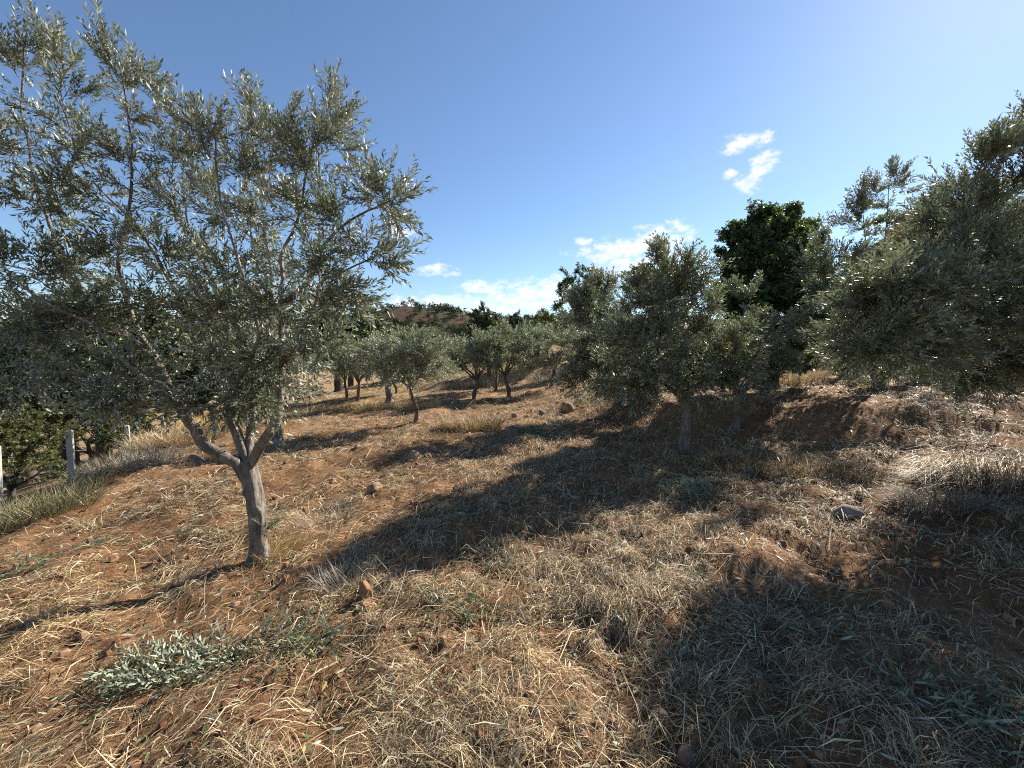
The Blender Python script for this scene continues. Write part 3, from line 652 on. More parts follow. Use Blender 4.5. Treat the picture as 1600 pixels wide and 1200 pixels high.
KIND = [gen_olive(SPEC_T4, 'olive tree with a thick stub trunk behind the small round olive', 204, fork=0.25, r=0.12, bark='bark', n_sec=9, k_sh=18),
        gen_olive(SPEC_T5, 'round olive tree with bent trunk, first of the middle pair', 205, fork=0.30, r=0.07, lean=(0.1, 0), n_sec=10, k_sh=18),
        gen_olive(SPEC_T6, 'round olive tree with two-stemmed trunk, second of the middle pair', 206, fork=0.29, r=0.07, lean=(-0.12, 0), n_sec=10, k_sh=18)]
for q, (k, (x, y, W, H), lb) in enumerate([
        (1, SPEC_T7, 'small olive tree half hidden behind the middle pair'), (2, SPEC_T8, 'olive tree at the foot of the far bank, beside the boulder row'),
        (1, (-6.0, 15.5, 2.3, 2.5), 'thin-stemmed olive in the back row, beside the field crest'), (2, (-6.9, 16.6, 2.2, 2.6), 'olive in the back row half hidden by leaves of the nearest tree'),
        (1, (-5.0, 17.2, 2.2, 2.5), 'olive in the back row behind the stub-trunked olive'), (2, (0.9, 19.5, 2.2, 2.4), 'olive on the far bank behind the middle pair'),
        (0, (-8.3, 14.0, 2.4, 2.8), 'olive near the fence line behind the nearest crown'), (1, (3.6, 18.5, 2.4, 2.9), 'olive on the far bank behind the broad olive'),
        (0, (9.0, 15.0, 3.0, 3.2), 'olive on the upper terrace behind the dark round evergreen'), (2, (13.5, 11.0, 3.6, 3.8), 'olive on the upper terrace behind the large glinting olive'),
        (1, (11.5, 18.5, 3.4, 3.4), 'olive high on the slope behind the plumed olive')]):
    src = (SPEC_T4, SPEC_T5, SPEC_T6)[k]; s_ = (W / src[2], W / src[2], H / src[3])
    copy_tree(KIND[k], lb, (x, y), s_, 1.3 + 2.1 * q)
def broad(x, y, W, H, label, seed, leaf, sc=1.0, n_sec=7, k_sh=9, shoots=SH_BROAD_FAR, fork=0.22, name='broadleaf_tree', cat='tree', bark='bark_dark'):
    rg = np.random.default_rng(seed); lob = round_lobes(rg, W, H, H * 0.12, n_sec)
    return tree(name, label, cat, (x, y), auto_limbs(rg, lob, H * fork, (0, 0), 0.03 * H, 4), lob, seed, shoots, M[leaf], M[bark], k_sh=k_sh, sc=sc, trunk_sides=8)
dark = broad(-2.6, 36.0, 4.0, 5.4, 'dark bushy tree silhouetted against the low clouds', 302, 'dark_tree', 0.8, n_sec=13, k_sh=22)
ever = broad(3.9, 23.0, 3.0, 5.6, 'dark evergreen rising behind the broad olive by the boulder', 301, 'evergreen', 0.62, n_sec=14, k_sh=22)
pale = broad(3.8, 44.0, 4.0, 4.4, 'pale green tree below the wooded ridge', 304, 'light_tree', 0.9, n_sec=10, k_sh=18)
broad(13.2, 12.6, 3.6, 4.2, 'browning tree peeping out behind the plumed olive', 308, 'brown_tree', 0.55, n_sec=7, k_sh=14)
SIZE = {dark: (4.0, 5.4), ever: (3.0, 5.6), pale: (4.0, 4.4)}
for q, (k, x, y, W, H, lb) in enumerate([
        (dark, 0.4, 38.0, 2.6, 4.4, 'lower dark tree beside the silhouetted bushy tree'), (pale, -9.5, 44.0, 4.5, 4.8, 'yellow-green tree at the foot of the red hill'),
        (dark, -5.8, 30.0, 4.0, 3.3, 'dark green shrub mass behind the small round olive'), (pale, 6.5, 34.0, 5.0, 3.4, 'grey-green tree behind the olives under the ridge'),
        (dark, -13.5, 13.0, 5.5, 6.2, 'dark tree beyond the fence behind the second post'), (ever, -17.5, 15.5, 6.5, 7.4, 'tall dark tree beyond the fence at the left edge'),
        (dark, -16.5, 10.8, 5.5, 5.4, 'dark tree beyond the fence behind the yellow-green bushes'), (dark, -21.0, 17.0, 7.0, 7.6, 'dark tree past the tall one at the left edge'),
        (dark, -12.0, 18.0, 6.0, 6.6, 'dark tree beyond the fence behind the farthest post'), (ever, -9.5, 22.0, 5.5, 5.8, 'dark tree where the fence meets the back row'),
        (dark, -19.0, 24.0, 8.0, 8.4, 'broad dark tree deep in the valley beyond the fence'), (dark, -12.5, 29.0, 7.0, 6.4, 'dark tree in the valley behind the back-row olives'),
        (pale, -7.0, 26.0, 4.0, 3.8, 'grey-green tree behind the back-row olives'), (ever, 9.5, 27.0, 5.5, 5.2, 'dark tree behind the rim-lit olive'),
        (dark, 14.5, 24.0, 5.5, 5.0, 'dark tree behind the dark round evergreen'), (pale, 20.0, 21.0, 5.5, 5.0, 'pale tree high behind the plumed olive'),
        (dark, 24.0, 17.0, 5.5, 5.0, 'dark tree high behind the large glinting olive'), (pale, -1.5, 50.0, 5.0, 4.6, 'pale tree behind the silhouetted pair'),
        (dark, -17.0, 42.0, 9.0, 8.0, 'dark tree far down the valley'), (pale, -26.0, 30.0, 8.0, 8.4, 'pale tree at the far left of the valley')]):
    s_ = SIZE[k]; copy_tree(k, lb, (x, y), (W / s_[0], W / s_[0], H / s_[1]), 0.8 + 1.7 * q)
bush = broad(-9.0, 7.0, 2.3, 2.2, 'yellow-green bush beyond the fence beside the first post', 331, 'bush', 0.55, n_sec=11, k_sh=24, shoots=SH_BROAD, name='leafy_bush', cat='bush')
copy_tree(bush, 'tangled bush on the slope behind the second fence post', (-10.6, 9.9), (1.3, 1.3, 0.9), 4.0)
copy_tree(bush, 'tangled bush on the slope behind the third fence post', (-12.6, 12.8), (1.4, 1.4, 0.9), 5.0)
copy_tree(bush, 'yellow-green bush at the left edge beyond the fence', (-10.9, 7.6), (1.05, 1.05, 1.0), 2.0)
broad(-9.6, 9.6, 1.6, 1.0, 'low dark bush beside the second fence post', 333, 'dark_tree', 0.55, n_sec=6, k_sh=10, shoots=SH_BROAD, name='leafy_bush', cat='bush')
broad(5.35, 8.5, 0.8, 0.7, 'low leafy sucker growth at the foot of the dark evergreen', 334, 'evergreen', 0.6, n_sec=4, k_sh=8, shoots=SH_BROAD, name='leafy_bush', cat='bush')

# ------------------------------------------------------------------ fence posts
for q, (x, y, top, lb) in enumerate([(-6.66, 5.0, 0.36, 'white concrete fence post cut by the left edge'), (-7.05, 6.25, 0.31, 'nearest whole white concrete fence post, widest of the row'),
        (-8.2, 8.4, -0.02, 'second whole white fence post, beside the dark bush'), (-10.6, 12.0, -0.45, 'third whole white fence post, far down the row'),
        (-8.0, 14.4, -0.55, 'short white fence post seen past the forked trunk'), (-7.7, 15.2, -0.50, 'last small white fence post near the back-row olives')]):
    z = float(ground(x, y)); H = top - (z - 0.15); w = 0.036
    mb = MB(); prof = [(w, 0), (w, H - 0.02), (w - 0.012, H)]
    vs_ = [[(sx * ww, sy * ww, zz) for sx, sy in ((-1, -1), (1, -1), (1, 1), (-1, 1))] for ww, zz in prof]
    fs = [[4 * a + b, 4 * a + (b + 1) % 4, 4 * a + 4 + (b + 1) % 4, 4 * a + 4 + b] for a in range(2) for b in range(4)] + [[8, 9, 10, 11]]
    mb.add(np.array(vs_).reshape(-1, 3), np.array(fs))
    o = mb.build('fence_post', M['concrete'], smooth_on=False); o.location = (x, y, z - 0.15); o.rotation_euler = (0.02 * (q - 2), 0.015 * (2 - q), 0.55)
    tag(o, lb, 'post', 'fence posts along the orchard edge')

# ------------------------------------------------------------------ stones
def rock(x, y, s, label, mat='stone', seed=0, sub=4, sink=0.3, name='rock', group='stones lying in the orchard'):
    import bmesh
    rg = np.random.default_rng(seed)
    bm = bmesh.new(); bmesh.ops.create_icosphere(bm, subdivisions=sub, radius=1.0)
    v = np.array([p.co[:] for p in bm.verts]); ph = rg.random(3) * 40
    for _ in range(7):                                  # break flat faces off
        d = norm(rg.normal(size=3)); h = v @ d; lim = rg.uniform(0.62, 0.85); v = v - np.outer(np.maximum(h - lim, 0) * 0.85, d)
    dsp = 0.16 * (fbm(v[:, 0] * 1.3 + ph[0], v[:, 1] * 1.3 + v[:, 2] * 1.7 + ph[1], 1.0, 4, 3) - 0.5) + 0.05 * (noise(v[:, 0] * 6 + ph[2], v[:, 1] * 6 + v[:, 2] * 5, 4) - 0.5)
    v = v * (1 + dsp[:, None]) * np.asarray(s)
    for p, c in zip(bm.verts, v): p.co = c
    me = bpy.data.meshes.new(name); bm.to_mesh(me); bm.free(); me.materials.append(M[mat])
    for p in me.polygons: p.use_smooth = True
    o = bpy.data.objects.new(name, me); COL.objects.link(o)
    o.location = (x, y, float(ground(x, y)) + s[2] * (1 - 2 * sink)); o.rotation_euler = (rg.normal(0, 0.15), rg.normal(0, 0.15), rg.random() * 6)
    return tag(o, label, 'rock', group)
for q, a in enumerate([
    (1.34, 9.75, (0.22, 0.18, 0.17), 'rounded brown boulder in front of the broad olive', 'stone'),
    (0.05, 9.50, (0.10, 0.08, 0.075), 'largest of the small stones in a row beside the boulder', 'stone'),
    (0.36, 9.35, (0.07, 0.06, 0.06), 'smallest stone in the row beside the boulder', 'stone'),
    (0.72, 9.60, (0.12, 0.10, 0.10), 'dark tufted stone closest to the boulder', 'stone_grey'),
    (-1.48, 5.86, (0.10, 0.07, 0.09), 'pointed tan stone in the sunny field by the shadow', 'stone'),
    (-1.28, 5.95, (0.06, 0.05, 0.06), 'small reddish stone beside the pointed tan stone', 'stone_red'),
    (-1.63, 4.62, (0.10, 0.08, 0.075), 'rounded tan stone at the tip of the tree shadow', 'stone'),
    (2.86, 3.30, (0.11, 0.08, 0.075), 'dark grey angular stone in the shaded straw', 'stone_grey'),
    (-0.96, 2.50, (0.045, 0.04, 0.10), 'upright orange clay stone in dry grass', 'stone_red'),
    (-0.93, 2.40, (0.055, 0.05, 0.035), 'low orange clay stone leaning on the upright one', 'stone_red'),
    (2.78, 4.60, (0.06, 0.05, 0.06), 'small dark stone in the pale sunny straw', 'stone_grey'),
    (0.63, 1.58, (0.042, 0.036, 0.036), 'pale round stone beside the gully', 'stone'),
    (0.70, 1.44, (0.05, 0.04, 0.035), 'half buried stone below the gully stone', 'stone'),
    (-2.35, 5.10, (0.05, 0.04, 0.05), 'small pointed stone behind the forked trunk', 'stone'),
    (-1.95, 6.30, (0.05, 0.04, 0.035), 'little stone on the sunny row, farther back', 'stone'),
    (-2.60, 6.60, (0.07, 0.05, 0.04), 'flat pale stone in the long trunk shadow', 'stone'),
    (3.35, 9.1, (0.12, 0.10, 0.07), 'dark stone beside the broad olive trunk', 'stone_grey')]):
    rock(*a, seed=400 + q)

# ------------------------------------------------------------------ cut olive branches lying about
def cutting(x, y, rx, ry, n, label, seed, sc=0.8, h=0.06, stems=3, flow=None, mat='olive_cut', name='cut_olive_branch', cat='branch'):
    rg = np.random.default_rng(seed); z = float(ground(x, y)); root = empty(name, (x, y, z)); tag(root, label, cat, 'cut olive branches on the ground')
    ang = rg.random() * 6.28 if flow is None else flow
    for q in range(stems):
        a = ang + rg.normal(0, 0.35); L = (rx + ry) * rg.uniform(0.7, 1.0)
        c0 = np.array([rg.normal(0, rx * 0.3), rg.normal(0, ry * 0.3)]) - 0.5 * L * np.array([math.cos(a), math.sin(a)])
        pts = []
        for t in np.linspace(0, 1, 7):
            px_, py_ = c0 + L * t * np.array([math.cos(a + 0.3 * t), math.sin(a + 0.3 * t)])
            pts.append((px_, py_, float(ground(x + px_, y + py_)) - z + 0.012 + h * 0.5 * math.sin(math.pi * t) * rg.random()))
        mb = MB(); tube(mb, np.array(pts), np.linspace(0.006, 0.002, 7), 5, 0); mb.build('stem', M['twig'], root)
    a = rg.random(n) * 6.28; r_ = np.sqrt(rg.random(n))
    px_, py_ = r_ * np.cos(a) * rx, r_ * np.sin(a) * ry
    zz = ground(x + px_, y + py_) - z + 0.015 + h * rg.random(n) * (1 - r_ * 0.6)
    dirs = np.stack([np.cos(ang) + rg.normal(0, 0.8, n), np.sin(ang) + rg.normal(0, 0.8, n), 0.08 + rg.normal(0, 0.16, n)], 1)
    mb = MB(); scatter_shoots(mb, SH_OLIVE_CUT, np.stack([px_, py_, zz], 1), dirs, sc * rg.uniform(0.7, 1.1, n), rg)
    tag(mb.build('foliage', [M[mat], M['twig']], root), kind='stuff'); return root
for q, a in enumerate([
    (-1.72, 2.0, 0.34, 0.17, 110, 'big heap of cut olive sprays in the sunny foreground', 0.75, 0.05, 4, 3.4),
    (-1.28, 2.10, 0.26, 0.10, 40, 'flattened cut olive spray beside the big heap', 0.8, 0.05, 2, 0.4),
    (-0.40, 2.42, 0.20, 0.10, 24, 'cut olive sprig on bare soil near the shadow edge', 0.75, 0.05, 2, 5.6),
    (-0.72, 2.48, 0.10, 0.07, 6, 'few cut leaves beside the upright clay stone', 0.7, 0.05, 1, 1.0),
    (1.80, 3.88, 0.26, 0.20, 90, 'dark round clump of olive leaves beside the pale straw', 0.6, 0.14, 2, 2.0),
    (0.36, 7.45, 0.36, 0.25, 80, 'grey-green olive clump in shadow in front of the small stones', 0.8, 0.20, 2, 2.6),
    (0.95, 7.75, 0.30, 0.2, 24, 'small olive clump behind the shadowed clump', 0.8, 0.14, 2, 2.6),
    (-0.50, 3.78, 0.16, 0.10, 12, 'cut olive sprig on the lit strip between shadows', 0.7, 0.05, 1, 0.3),
    (-0.10, 3.85, 0.14, 0.08, 7, 'pale thin sprig on the lit strip between shadows', 0.6, 0.04, 1, 0.1),
    (0.86, 1.88, 0.12, 0.10, 9, 'small upright sprig beside the dark gully', 0.7, 0.10, 1, 1.4),
    (1.85, 1.52, 0.34, 0.18, 26, 'long cut olive branch with spread leaves in the corner shade', 1.0, 0.06, 3, 5.9),
    (2.05, 1.35, 0.20, 0.15, 18, 'leafy end of a cut branch at the bottom corner', 0.9, 0.06, 2, 5.7),
    (1.62, 1.90, 0.10, 0.06, 4, 'little olive sprig in the shaded straw', 0.8, 0.04, 1, 0.6),
    (-4.20, 3.22, 0.25, 0.16, 18, 'cut olive spray at the left edge of the field', 0.9, 0.06, 2, 0.5),
    (-4.05, 3.6, 0.20, 0.10, 9, 'thin cut spray on the left of the field', 0.8, 0.04, 1, 0.4),
    (-3.3, 3.75, 0.2, 0.10, 9, 'flat scatter of cut leaves left of the trunk', 0.8, 0.04, 1, 0.4),
    (-2.75, 4.3, 0.26, 0.12, 14, 'faded cut spray in the field behind the trunk', 0.8, 0.04, 2, 0.8),
    (-1.75, 5.3, 0.16, 0.08, 7, 'small cut sprig near the rounded tan stone', 0.8, 0.05, 1, 0.5),
    (-0.10, 2.85, 0.14, 0.08, 5, 'sprig in the middle of the big shadow', 0.7, 0.05, 1, 1.9),
    (1.2, 2.62, 0.16, 0.10, 6, 'scattered sprig on the sunlit straw bank', 0.7, 0.05, 1, 1.9),
    (2.75, 6.3, 0.2, 0.14, 8, 'pale sprig in the shade near the rim-lit trunk', 0.8, 0.06, 1, 0.3)]):
    x, y, rx, ry, n, lb, sc, h, st, fl = a
    cutting(x, y, rx, ry, n, lb, 500 + q, sc, h, st, fl)

# ------------------------------------------------------------------ grass blades
def blades(mb, x, y, ang, L, W, lift, curl, z0, rise, rng, conform=1.0):
    """flat tapering blades: start x, y; heading ang; arched by lift, tip raised by rise"""
    n = len(x); s = np.array([0.0, 0.5, 1.0]); wd = np.array([0.85, 1.0, 0.0])
    ca, sa = np.cos(ang), np.sin(ang)
    fx = L[:, None] * s * (1 - 0.5 * (rise / np.maximum(L, 1e-3))[:, None] ** 2 * s)
    cx = curl[:, None] * L[:, None] * s ** 2
    X = x[:, None] + fx * ca[:, None] - cx * sa[:, None]; Y = y[:, None] + fx * sa[:, None] + cx * ca[:, None]
    G = ground(X, Y) if conform else np.repeat(ground(x, y)[:, None], 3, 1)
    Z = G + z0[:, None] + lift[:, None] * 4 * s * (1 - s) + rise[:, None] * s ** 0.8
    C = np.stack([X, Y, Z], -1)
    side = np.stack([-sa, ca, rng.normal(0, 0.5, n)], 1); side /= np.linalg.norm(side, axis=1, keepdims=True)
    off = side[:, None] * (W[:, None] * wd * 0.5)[..., None]
    Lf, Rt = C - off, C + off
    V = np.stack([Lf[:, 0], Rt[:, 0], Lf[:, 1], Rt[:, 1], C[:, 2]], 1)
    b = (np.arange(n) * 5)[:, None, None]
    q = (np.array([[0, 1, 3, 2]])[None] + b).reshape(-1, 4); t = (np.array([[2, 3, 4]])[None] + b).reshape(-1, 3)
    mb.add(V.reshape(-1, 3), [q, t])

def straw_cover(x, y):
    """share of the ground that cut straw hides"""
    m_ = fbm(x, y, 0.9, 4, 71) + 0.03; left = 1 - smooth(-2.2, -0.4, x)
    c = smooth(0.38 + 0.04 * left, 0.56 + 0.06 * left, m_)
    c = c * (0.12 + 0.88 * smooth(0.34, 0.54, fbm(x, y, 0.26, 3, 73)))
    e = 0.25; gxv = (ground_large(x + e, y) - ground_large(x - e, y)) / (2 * e); gyv = (ground_large(x, y + e) - ground_large(x, y - e)) / (2 * e)
    return c * (1 - 0.45 * smooth(0.25, 0.5, np.hypot(gxv, gyv)) * (x > 0))

rng = np.random.default_rng(77)
rs = np.linspace(0.6, 30, 3000); dens = 13600 * np.minimum(1, (1.9 / rs) ** 1.55)
cum = np.cumsum(dens * rs) * (rs[1] - rs[0]) * R(136); N = int(cum[-1])
rr = np.interp(rng.random(N) * cum[-1], cum, rs); tt = R(-68) + R(136) * rng.random(N)
x, y = rr * np.sin(tt), rr * np.cos(tt)
keep = (rng.random(N) < 0.16 + 0.84 * straw_cover(x, y)) & (x > edge_x(y) - 1.5) & (np.hypot(x + 2.10, y - 3.19) > 0.12)
x, y, rr = x[keep], y[keep], rr[keep]; N = len(x)
left = 1 - smooth(-1.5, 1.5, x)
ang = R(222) + R(150) * (fbm(x, y, 1.6, 2, 81) - 0.5) * (1.6 - left) + rng.normal(0, 1, N) * (0.65 * left + 1.1 * (1 - left)) + math.pi * (rng.random(N) < 0.5)
L = rng.uniform(0.022, 0.105, N) * (1 + 1.2 * rng.random(N) ** 6) * (1 + rr / 16)
W = (0.0009 + 0.0022 * rng.random(N) ** 2.2) * (1 + rr / 3.6)
stand = rng.random(N) < 0.10
mb = MB()
blades(mb, x, y, ang, L, W, rng.random(N) ** 2 * 0.035, rng.normal(0, 0.22, N), rng.random(N) ** 2 * (0.008 + 0.055 * smooth(0.45, 0.7, fbm(x, y, 0.35, 2, 83))), np.where(stand, L * rng.uniform(0.2, 0.75, N), rng.normal(0.004, 0.012, N)), rng)
nc = 1100; cr = 1.2 + 12 * rng.random(nc) ** 1.2; ct = R(-64) + R(128) * rng.random(nc); cx, cy = cr * np.sin(ct), cr * np.cos(ct)
ok = (cx > edge_x(cy)) & (straw_cover(cx, cy) > 0.25); cx, cy, cr = cx[ok], cy[ok], cr[ok]; nc = len(cx); per = 38     # flattened clumps
ch = rng.random(nc) * 6.28; cs = rng.uniform(0.5, 1.3, nc)
idx = np.repeat(np.arange(nc), per); n2 = len(idx)
L2 = cs[idx] * rng.uniform(0.07, 0.20, n2)
blades(mb, cx[idx] + rng.normal(0, 0.035, n2) * cs[idx], cy[idx] + rng.normal(0, 0.035, n2) * cs[idx], ch[idx] + rng.normal(0, 0.75, n2), L2, (0.001 + 0.0022 * rng.random(n2) ** 2) * (1 + cr[idx] / 4), L2 * rng.uniform(0.05, 0.4, n2), rng.normal(0, 0.35, n2), np.full(n2, -0.004), L2 * rng.uniform(0.0, 0.55, n2), rng)
for n3, l0, l1, w3, cut in ((2600, 0.16, 0.42, 0.0026, 0.0), (1500, 0.10, 0.30, 0.0045, 0.0)):       # long stalks and bits of twig
    r3 = 1.1 + 10 * rng.random(n3) ** 1.2; t3 = R(-66) + R(132) * rng.random(n3); x3, y3 = r3 * np.sin(t3), r3 * np.cos(t3); L3 = rng.uniform(l0, l1, n3)
    blades(mb, x3, y3, rng.random(n3) * 6.28, L3, w3 * rng.uniform(0.6, 1.2, n3) * (1 + r3 / 6), L3 * rng.uniform(0, 0.15, n3), rng.normal(0, 0.18, n3), np.full(n3, 0.012), np.where(rng.random(n3) < 0.15, L3 * 0.5, rng.normal(0.01, 0.02, n3)), rng)
print('straw blades', N, n2)
tag(mb.build('dry_straw', M['straw']), 'cut dry straw lying over the orchard soil', kind='stuff')

def tuft(x, y, rx, ry, n, h, label, seed, mat='straw', lean=(0, 0), w=0.0035, flop=0.5, arch=0.10, name='dry_grass_tuft', cat='grass tuft', group='tufts of dry grass', L=None):
    rg = np.random.default_rng(seed); a = rg.random(n) * 6.28; r_ = np.sqrt(rg.random(n))
    ox, oy = r_ * np.cos(a) * rx, r_ * np.sin(a) * ry
    LL = h * rg.uniform(0.55, 1.25, n); ri = LL * np.clip(rg.normal(1 - flop * 0.6, 0.2, n), 0.1, 0.97)
    hd = np.arctan2(oy / ry + lean[1] * 2 + rg.normal(0, 0.5, n), ox / rx + lean[0] * 2 + rg.normal(0, 0.5, n))
    mb = MB(); blades(mb, x + ox, y + oy, hd, LL, np.full(n, w) * rg.uniform(0.6, 1.3, n), LL * arch * rg.random(n), rg.normal(0, 0.2, n), np.full(n, -0.01), ri, rg, conform=0)
    o = mb.build(name, M[mat], origin=(x, y, float(ground(x, y))))
    return tag(o, label, cat, group, 'thing')
for q, a in enumerate([
    (-1.93, 3.20, 0.16, 0.12, 260, 0.24, 'golden grass tuft at the foot of the forked trunk', 'gold', (0.3, 0)),
    (-2.14, 3.02, 0.16, 0.06, 120, 0.12, 'short grass fringe in front of the forked trunk', 'straw', (0, -0.3)),
    (-1.80, 3.75, 0.22, 0.3, 150, 0.28, 'thin dry weeds behind the forked trunk', 'grey_grass', (0, 0)),
    (-1.15, 2.62, 0.16, 0.10, 240, 0.17, 'grey tuft behind the upright clay stone', 'grey_grass', (-0.2, 0.2)),
    (-0.82, 2.42, 0.12, 0.07, 170, 0.15, 'pale tuft beside the upright clay stone', 'straw', (0.4, 0)),
    (-0.85, 8.2, 0.62, 0.40, 1700, 0.36, 'large domed tussock of dry grass in the middle field', 'straw', (-0.1, -0.3)),
    (-1.25, 8.6, 0.3, 0.2, 300, 0.25, 'golden fringe behind the domed tussock', 'gold', (0, 0)),
    (-6.25, 6.5, 0.75, 0.55, 900, 0.30, 'broad grey grass hummock on the left field edge', 'grey_grass', (-0.2, 0)),
    (-7.1, 8.4, 0.9, 0.6, 1300, 0.42, 'pale grass bank below the second fence post', 'straw', (0, 0)),
    (-7.9, 10.6, 1.1, 0.7, 1300, 0.40, 'golden grass along the crest by the third fence post', 'gold', (0, 0)),
    (-6.0, 12.6, 1.0, 0.5, 900, 0.30, 'grass bank on the crest behind the nearest crown', 'straw', (0, 0)),
    (-4.4, 12.2, 0.8, 0.4, 700, 0.24, 'low golden grass below the stub-trunked olive', 'gold', (0, 0)),
    (-2.7, 11.4, 0.6, 0.4, 600, 0.22, 'low golden grass behind the small round olive', 'gold', (0, 0)),
    (0.2, 12.6, 0.8, 0.3, 600, 0.22, 'straw coloured grass in front of the middle pair', 'straw', (0, 0)),
    (3.05, 4.9, 0.65, 0.45, 1500, 0.20, 'pale sunlit grass patch beside the rim-lit trunk', 'straw', (-0.3, -0.3)),
    (3.55, 4.3, 0.45, 0.3, 700, 0.20, 'paler tuft at the edge of the sunlit grass patch', 'straw', (-0.2, -0.4)),
    (2.50, 5.62, 0.25, 0.2, 260, 0.12, 'short grass ring round the rim-lit trunk', 'grey_grass', (0, -0.3)),
    (6.9, 9.9, 0.9, 0.5, 900, 0.40, 'dry grass on the bank beside the dark evergreen', 'straw', (-0.2, -0.3)),
    (1.05, 2.35, 0.22, 0.15, 300, 0.12, 'straw fringe overhanging the gully', 'straw', (-0.5, -0.2)),
    (1.9, 17.6, 1.2, 0.4, 700, 0.40, 'grey grass on the far bank under the back olives', 'grey_grass', (0, -0.3)),
    (-1.6, 17.4, 1.2, 0.4, 700, 0.40, 'straw grass on the far bank behind the middle pair', 'straw', (0, -0.3))]):
    x, y, rx, ry, n, h, lb, mt, ln = a
    tuft(x, y, rx, ry, n, h, lb, 600 + q, mt, ln, w=0.0032 * (1 + max(0, y - 3) / 6))
tuft(4.75, 3.85, 0.50, 0.42, 2600, 0.55, 'high heap of flopped dry grass at the right edge', 690, 'straw', (-1.6, -0.8), w=0.0040, flop=1.5, arch=0.30)
tuft(3.75, 3.35, 0.40, 0.25, 900, 0.30, 'low flank of the dry grass heap', 691, 'grey_grass', (-0.6, -0.4), w=0.0035, flop=1.0, arch=0.3)
for q, (x, y, rx, ry, n, h, lb) in enumerate([(-5.85, 4.65, 0.75, 0.45, 1700, 0.28, 'green and straw coloured scrub at the left edge'), (-6.6, 5.6, 0.9, 0.4, 1100, 0.24, 'greenish scrub in front of the nearest fence post'),
        (-7.6, 7.3, 0.8, 0.4, 800, 0.28, 'olive green scrub between the fence posts'), (-9.3, 6.0, 1.2, 0.8, 1500, 0.4, 'low scrub beyond the nearest fence post')]):
    tuft(x, y, rx, ry, n, h, lb, 640 + q, 'scrub', (0, 0), w=0.007, name='scrub_patch', cat='scrub', group='scrub along the orchard edge', flop=0.3)

# ------------------------------------------------------------------ clods and fallen leaves
rng = np.random.default_rng(91)
N = 2600; rr = 1.0 + 11 * rng.random(N) ** 1.3; tt = R(-64) + R(128) * rng.random(N); x, y = rr * np.sin(tt), rr * np.cos(tt)
f = (1 + 5 ** 0.5) / 2
ico = norm(np.array([(-1, f, 0), (1, f, 0), (-1, -f, 0), (1, -f, 0), (0, -1, f), (0, 1, f), (0, -1, -f), (0, 1, -f), (f, 0, -1), (f, 0, 1), (-f, 0, -1), (-f, 0, 1)], float))
icf = np.array([(0, 11, 5), (0, 5, 1), (0, 1, 7), (0, 7, 10), (0, 10, 11), (1, 5, 9), (5, 11, 4), (11, 10, 2), (10, 7, 6), (7, 1, 8), (3, 9, 4), (3, 4, 2), (3, 2, 6), (3, 6, 8), (3, 8, 9), (4, 9, 5), (2, 4, 11), (6, 2, 10), (8, 6, 7), (9, 8, 1)])
sz = 0.004 + 0.020 * rng.random(N) ** 5 * (1 + rr / 7)
V = ico[None] * (1 + rng.normal(0, 0.16, (N, 12, 1))) * sz[:, None, None] * rng.uniform(0.7, 1.3, (N, 1, 3))
V = V + np.stack([x, y, ground(x, y) + sz * 0.35], 1)[:, None]
mb = MB(); mb.add(V.reshape(-1, 3), (icf[None] + (np.arange(N) * 12)[:, None, None]).reshape(-1, 3))
tag(mb.build('soil_clods', M['clod'], smooth_on=False), 'crumbs and clods of red soil', kind='stuff')
N = 4200; rr = 1.0 + 10 * rng.random(N) ** 1.2; tt = R(-64) + R(128) * rng.random(N); x, y = rr * np.sin(tt), rr * np.cos(tt)
mb = MB(); a = rng.random(N) * 6.28; z = ground(x, y) + 0.008 + 0.03 * rng.random(N)
V = np.array([leaf_geo(0.045 * rng.uniform(0.7, 1.3) * (1 + rr[q] / 14), 0.011 * (1 + rr[q] / 14), 0.1, np.array([x[q], y[q], z[q]]), norm(np.array([math.cos(a[q]), math.sin(a[q]), rng.normal(0, 0.25)])), norm(np.array([rng.normal(0, 0.4), rng.normal(0, 0.4), rng.choice([-1, 1])]))) for q in range(N)])
b = (np.arange(N) * 6)[:, None, None]
mb.add(V.reshape(-1, 3), [(LEAF_T[None] + b).reshape(-1, 3), (LEAF_Q[None] + b).reshape(-1, 4)])
tag(mb.build('fallen_leaves', M['olive_cut']), 'fallen olive leaves strewn on the ground', kind='stuff')

# ------------------------------------------------------------------ hills behind
def hill_mat(red):
    m_, n, l, b, o = mat_new('hillside_soil')
    t = tex(n, l, 0.05, 7, 0.65); t2 = tex(n, l, 0.35, 6, 0.7)
    r_ = ramp(n, [(0.35, (0.030, 0.034, 0.020)), (0.55, (0.052, 0.052, 0.030)), (0.75, (0.095, 0.078, 0.045))]); l.new(t2.outputs[0], r_.inputs[0])
    rd = ramp(n, [(0.3, (0.042, 0.026, 0.018)), (0.7, (0.090, 0.050, 0.032))]); l.new(t2.outputs[0], rd.inputs[0])
    a = n.new('ShaderNodeAttribute'); a.attribute_name = 'tone'
    mx = n.new('ShaderNodeMix'); mx.data_type = 'RGBA'; l.new(a.outputs['Fac'], mx.inputs['Factor']); l.new(r_.outputs[0], mx.inputs['A']); l.new(rd.outputs[0], mx.inputs['B'])
    l.new(mx.outputs['Result'], b.inputs['Base Color']); b.inputs['Roughness'].default_value = 0.95; b.inputs['Specular IOR Level'].default_value = 0.1
    return m_
M['hill'] = hill_mat(True)

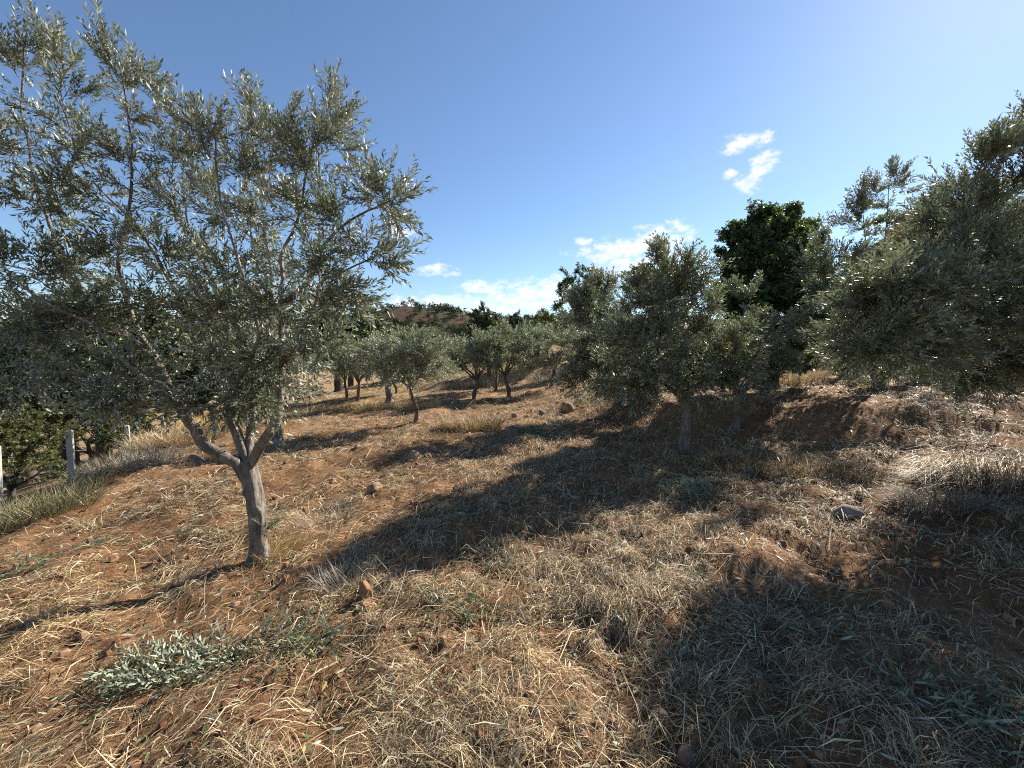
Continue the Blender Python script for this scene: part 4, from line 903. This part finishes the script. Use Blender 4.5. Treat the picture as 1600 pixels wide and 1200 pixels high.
def hill(name, label, cx, cy, hx, hy, hf, nx, ny, redf=None):
    X, Y = np.meshgrid(np.linspace(cx - hx, cx + hx, nx), np.linspace(cy - hy, cy + hy, ny)); Z = hf(X, Y)
    i = np.arange(ny - 1)[:, None] * nx; j = np.arange(nx - 1)[None]
    mb = MB(); mb.add(np.stack([X, Y, Z], -1).reshape(-1, 3), np.stack([i + j, i + j + 1, i + nx + j + 1, i + nx + j], -1).reshape(-1, 4), 0, (redf(X, Y) if redf else 0 * X).ravel())
    return tag(mb.build(name, M['hill']), label, kind='structure')

def red_hill_z(x, y):
    crest = np.interp(x, [-220, -150, -110, -96, -86, -76, -64, -50, -41, -32, -22, 0, 24, 60, 130], [4, 12, 17, 19.5, 22.5, 25.5, 27.5, 27.2, 25.5, 23.5, 20.5, 19.5, 17.5, 14, 8])
    fall = np.exp(-((y - 250) / 62) ** 2)
    return (crest + 8) * fall - 8 + 4.0 * (fbm(x, y, 26, 4, 201) - 0.5) * fall
def ridge_z(x, y):
    lx = 31 + 9 * np.sin(x / 90 + 1.0) + 14 * smooth(40, 260, x)
    return lx * np.exp(-((y - 520) / 130) ** 2) * smooth(-170, -40, x) * (1 - smooth(700, 900, x)) - 7 + 10 * (fbm(x, y, 60, 4, 211) - 0.5) * np.exp(-((y - 520) / 160) ** 2)
def left_ridge_z(x, y):
    return (28 + 7 * np.sin(x / 60)) * np.exp(-((y - 420) / 110) ** 2) * (1 - smooth(-170, -60, x)) - 8 + 8 * (fbm(x, y, 50, 4, 221) - 0.5) * np.exp(-((y - 420) / 140) ** 2)
red = lambda x, y: smooth(0.45, 0.56, fbm(x, y, 22, 3, 231) + 0.35 * np.exp(-(((x + 74) / 20) ** 2 + ((y - 215) / 60) ** 2)) - 0.14)
hill('hill', 'scrubby hill with a bare red slope behind the olives', -40, 250, 170, 120, red_hill_z, 130, 90, red)
hill('hill', 'low wooded ridge on the horizon', 380, 520, 560, 190, ridge_z, 150, 50)
hill('hill', 'dim wooded ridge beyond the valley', -480, 420, 430, 160, left_ridge_z, 120, 40)

def far_wood(name, label, zf, xr, yr, n, size, seed, redf=None, per=46):
    rg = np.random.default_rng(seed); x = rg.uniform(*xr, n * 2); y = rg.uniform(*yr, n * 2)
    ok = fbm(x, y, 18, 3, seed) > (0.42 if redf is None else 0.30)
    if redf is not None: ok &= rg.random(len(x)) > 0.75 * redf(x, y)
    x, y = x[ok][:n], y[ok][:n]; n = len(x); s = size * rg.uniform(0.45, 1.4, n); z = zf(x, y)
    c = norm(rg.normal(size=(n, per, 3))) * rg.random((n, per, 1)) ** 0.4
    c = c * s[:, None, None] * np.array([0.55, 0.55, 0.6]) + np.stack([x, y, z + s * 0.45], 1)[:, None]
    d = rg.normal(size=(n, per, 3, 3)) * (s * 0.13)[:, None, None, None]
    V = (c[:, :, None] + d).reshape(-1, 3); tone = np.repeat(np.clip(rg.normal(0.45, 0.22, n), 0, 1), per * 3)
    mb = MB(); mb.add(V, np.arange(len(V)).reshape(-1, 3), 0, tone)
    return tag(mb.build(name, M['far_scrub']), label, kind='stuff')
far_wood('hillside_scrub', 'dark scrub dotted over the red hill', red_hill_z, (-150, 90), (170, 256), 1300, 2.7, 241, red)
far_wood('ridge_wood', 'woodland covering the horizon ridge', ridge_z, (-150, 640), (400, 530), 1500, 8.5, 242)
far_wood('valley_wood', 'woodland on the ridge beyond the valley', left_ridge_z, (-800, -70), (330, 430), 900, 8.5, 243)
for q, (x, H, lb) in enumerate([(-61, 6.0, 'taller pale tree standing on top of the red hill'), (-57.5, 3.2, 'small tree beside the tall one on the hilltop'), (-66, 3.0, 'small dark bush on the hilltop'), (-79, 3.4, 'dark bush on the left shoulder of the hill'), (-40, 4.2, 'lone small tree on the right shoulder of the hill')]):
    y = 246.0
    broad(x, y, H * 0.9, H, lb, 360 + q, 'light_tree' if q == 0 else 'dark_tree', 3.2, n_sec=2, k_sh=4)
    o = [c for c in COL.objects if c.get('label') == lb][0]; o.location.z = float(red_hill_z(x, y)) - 0.2
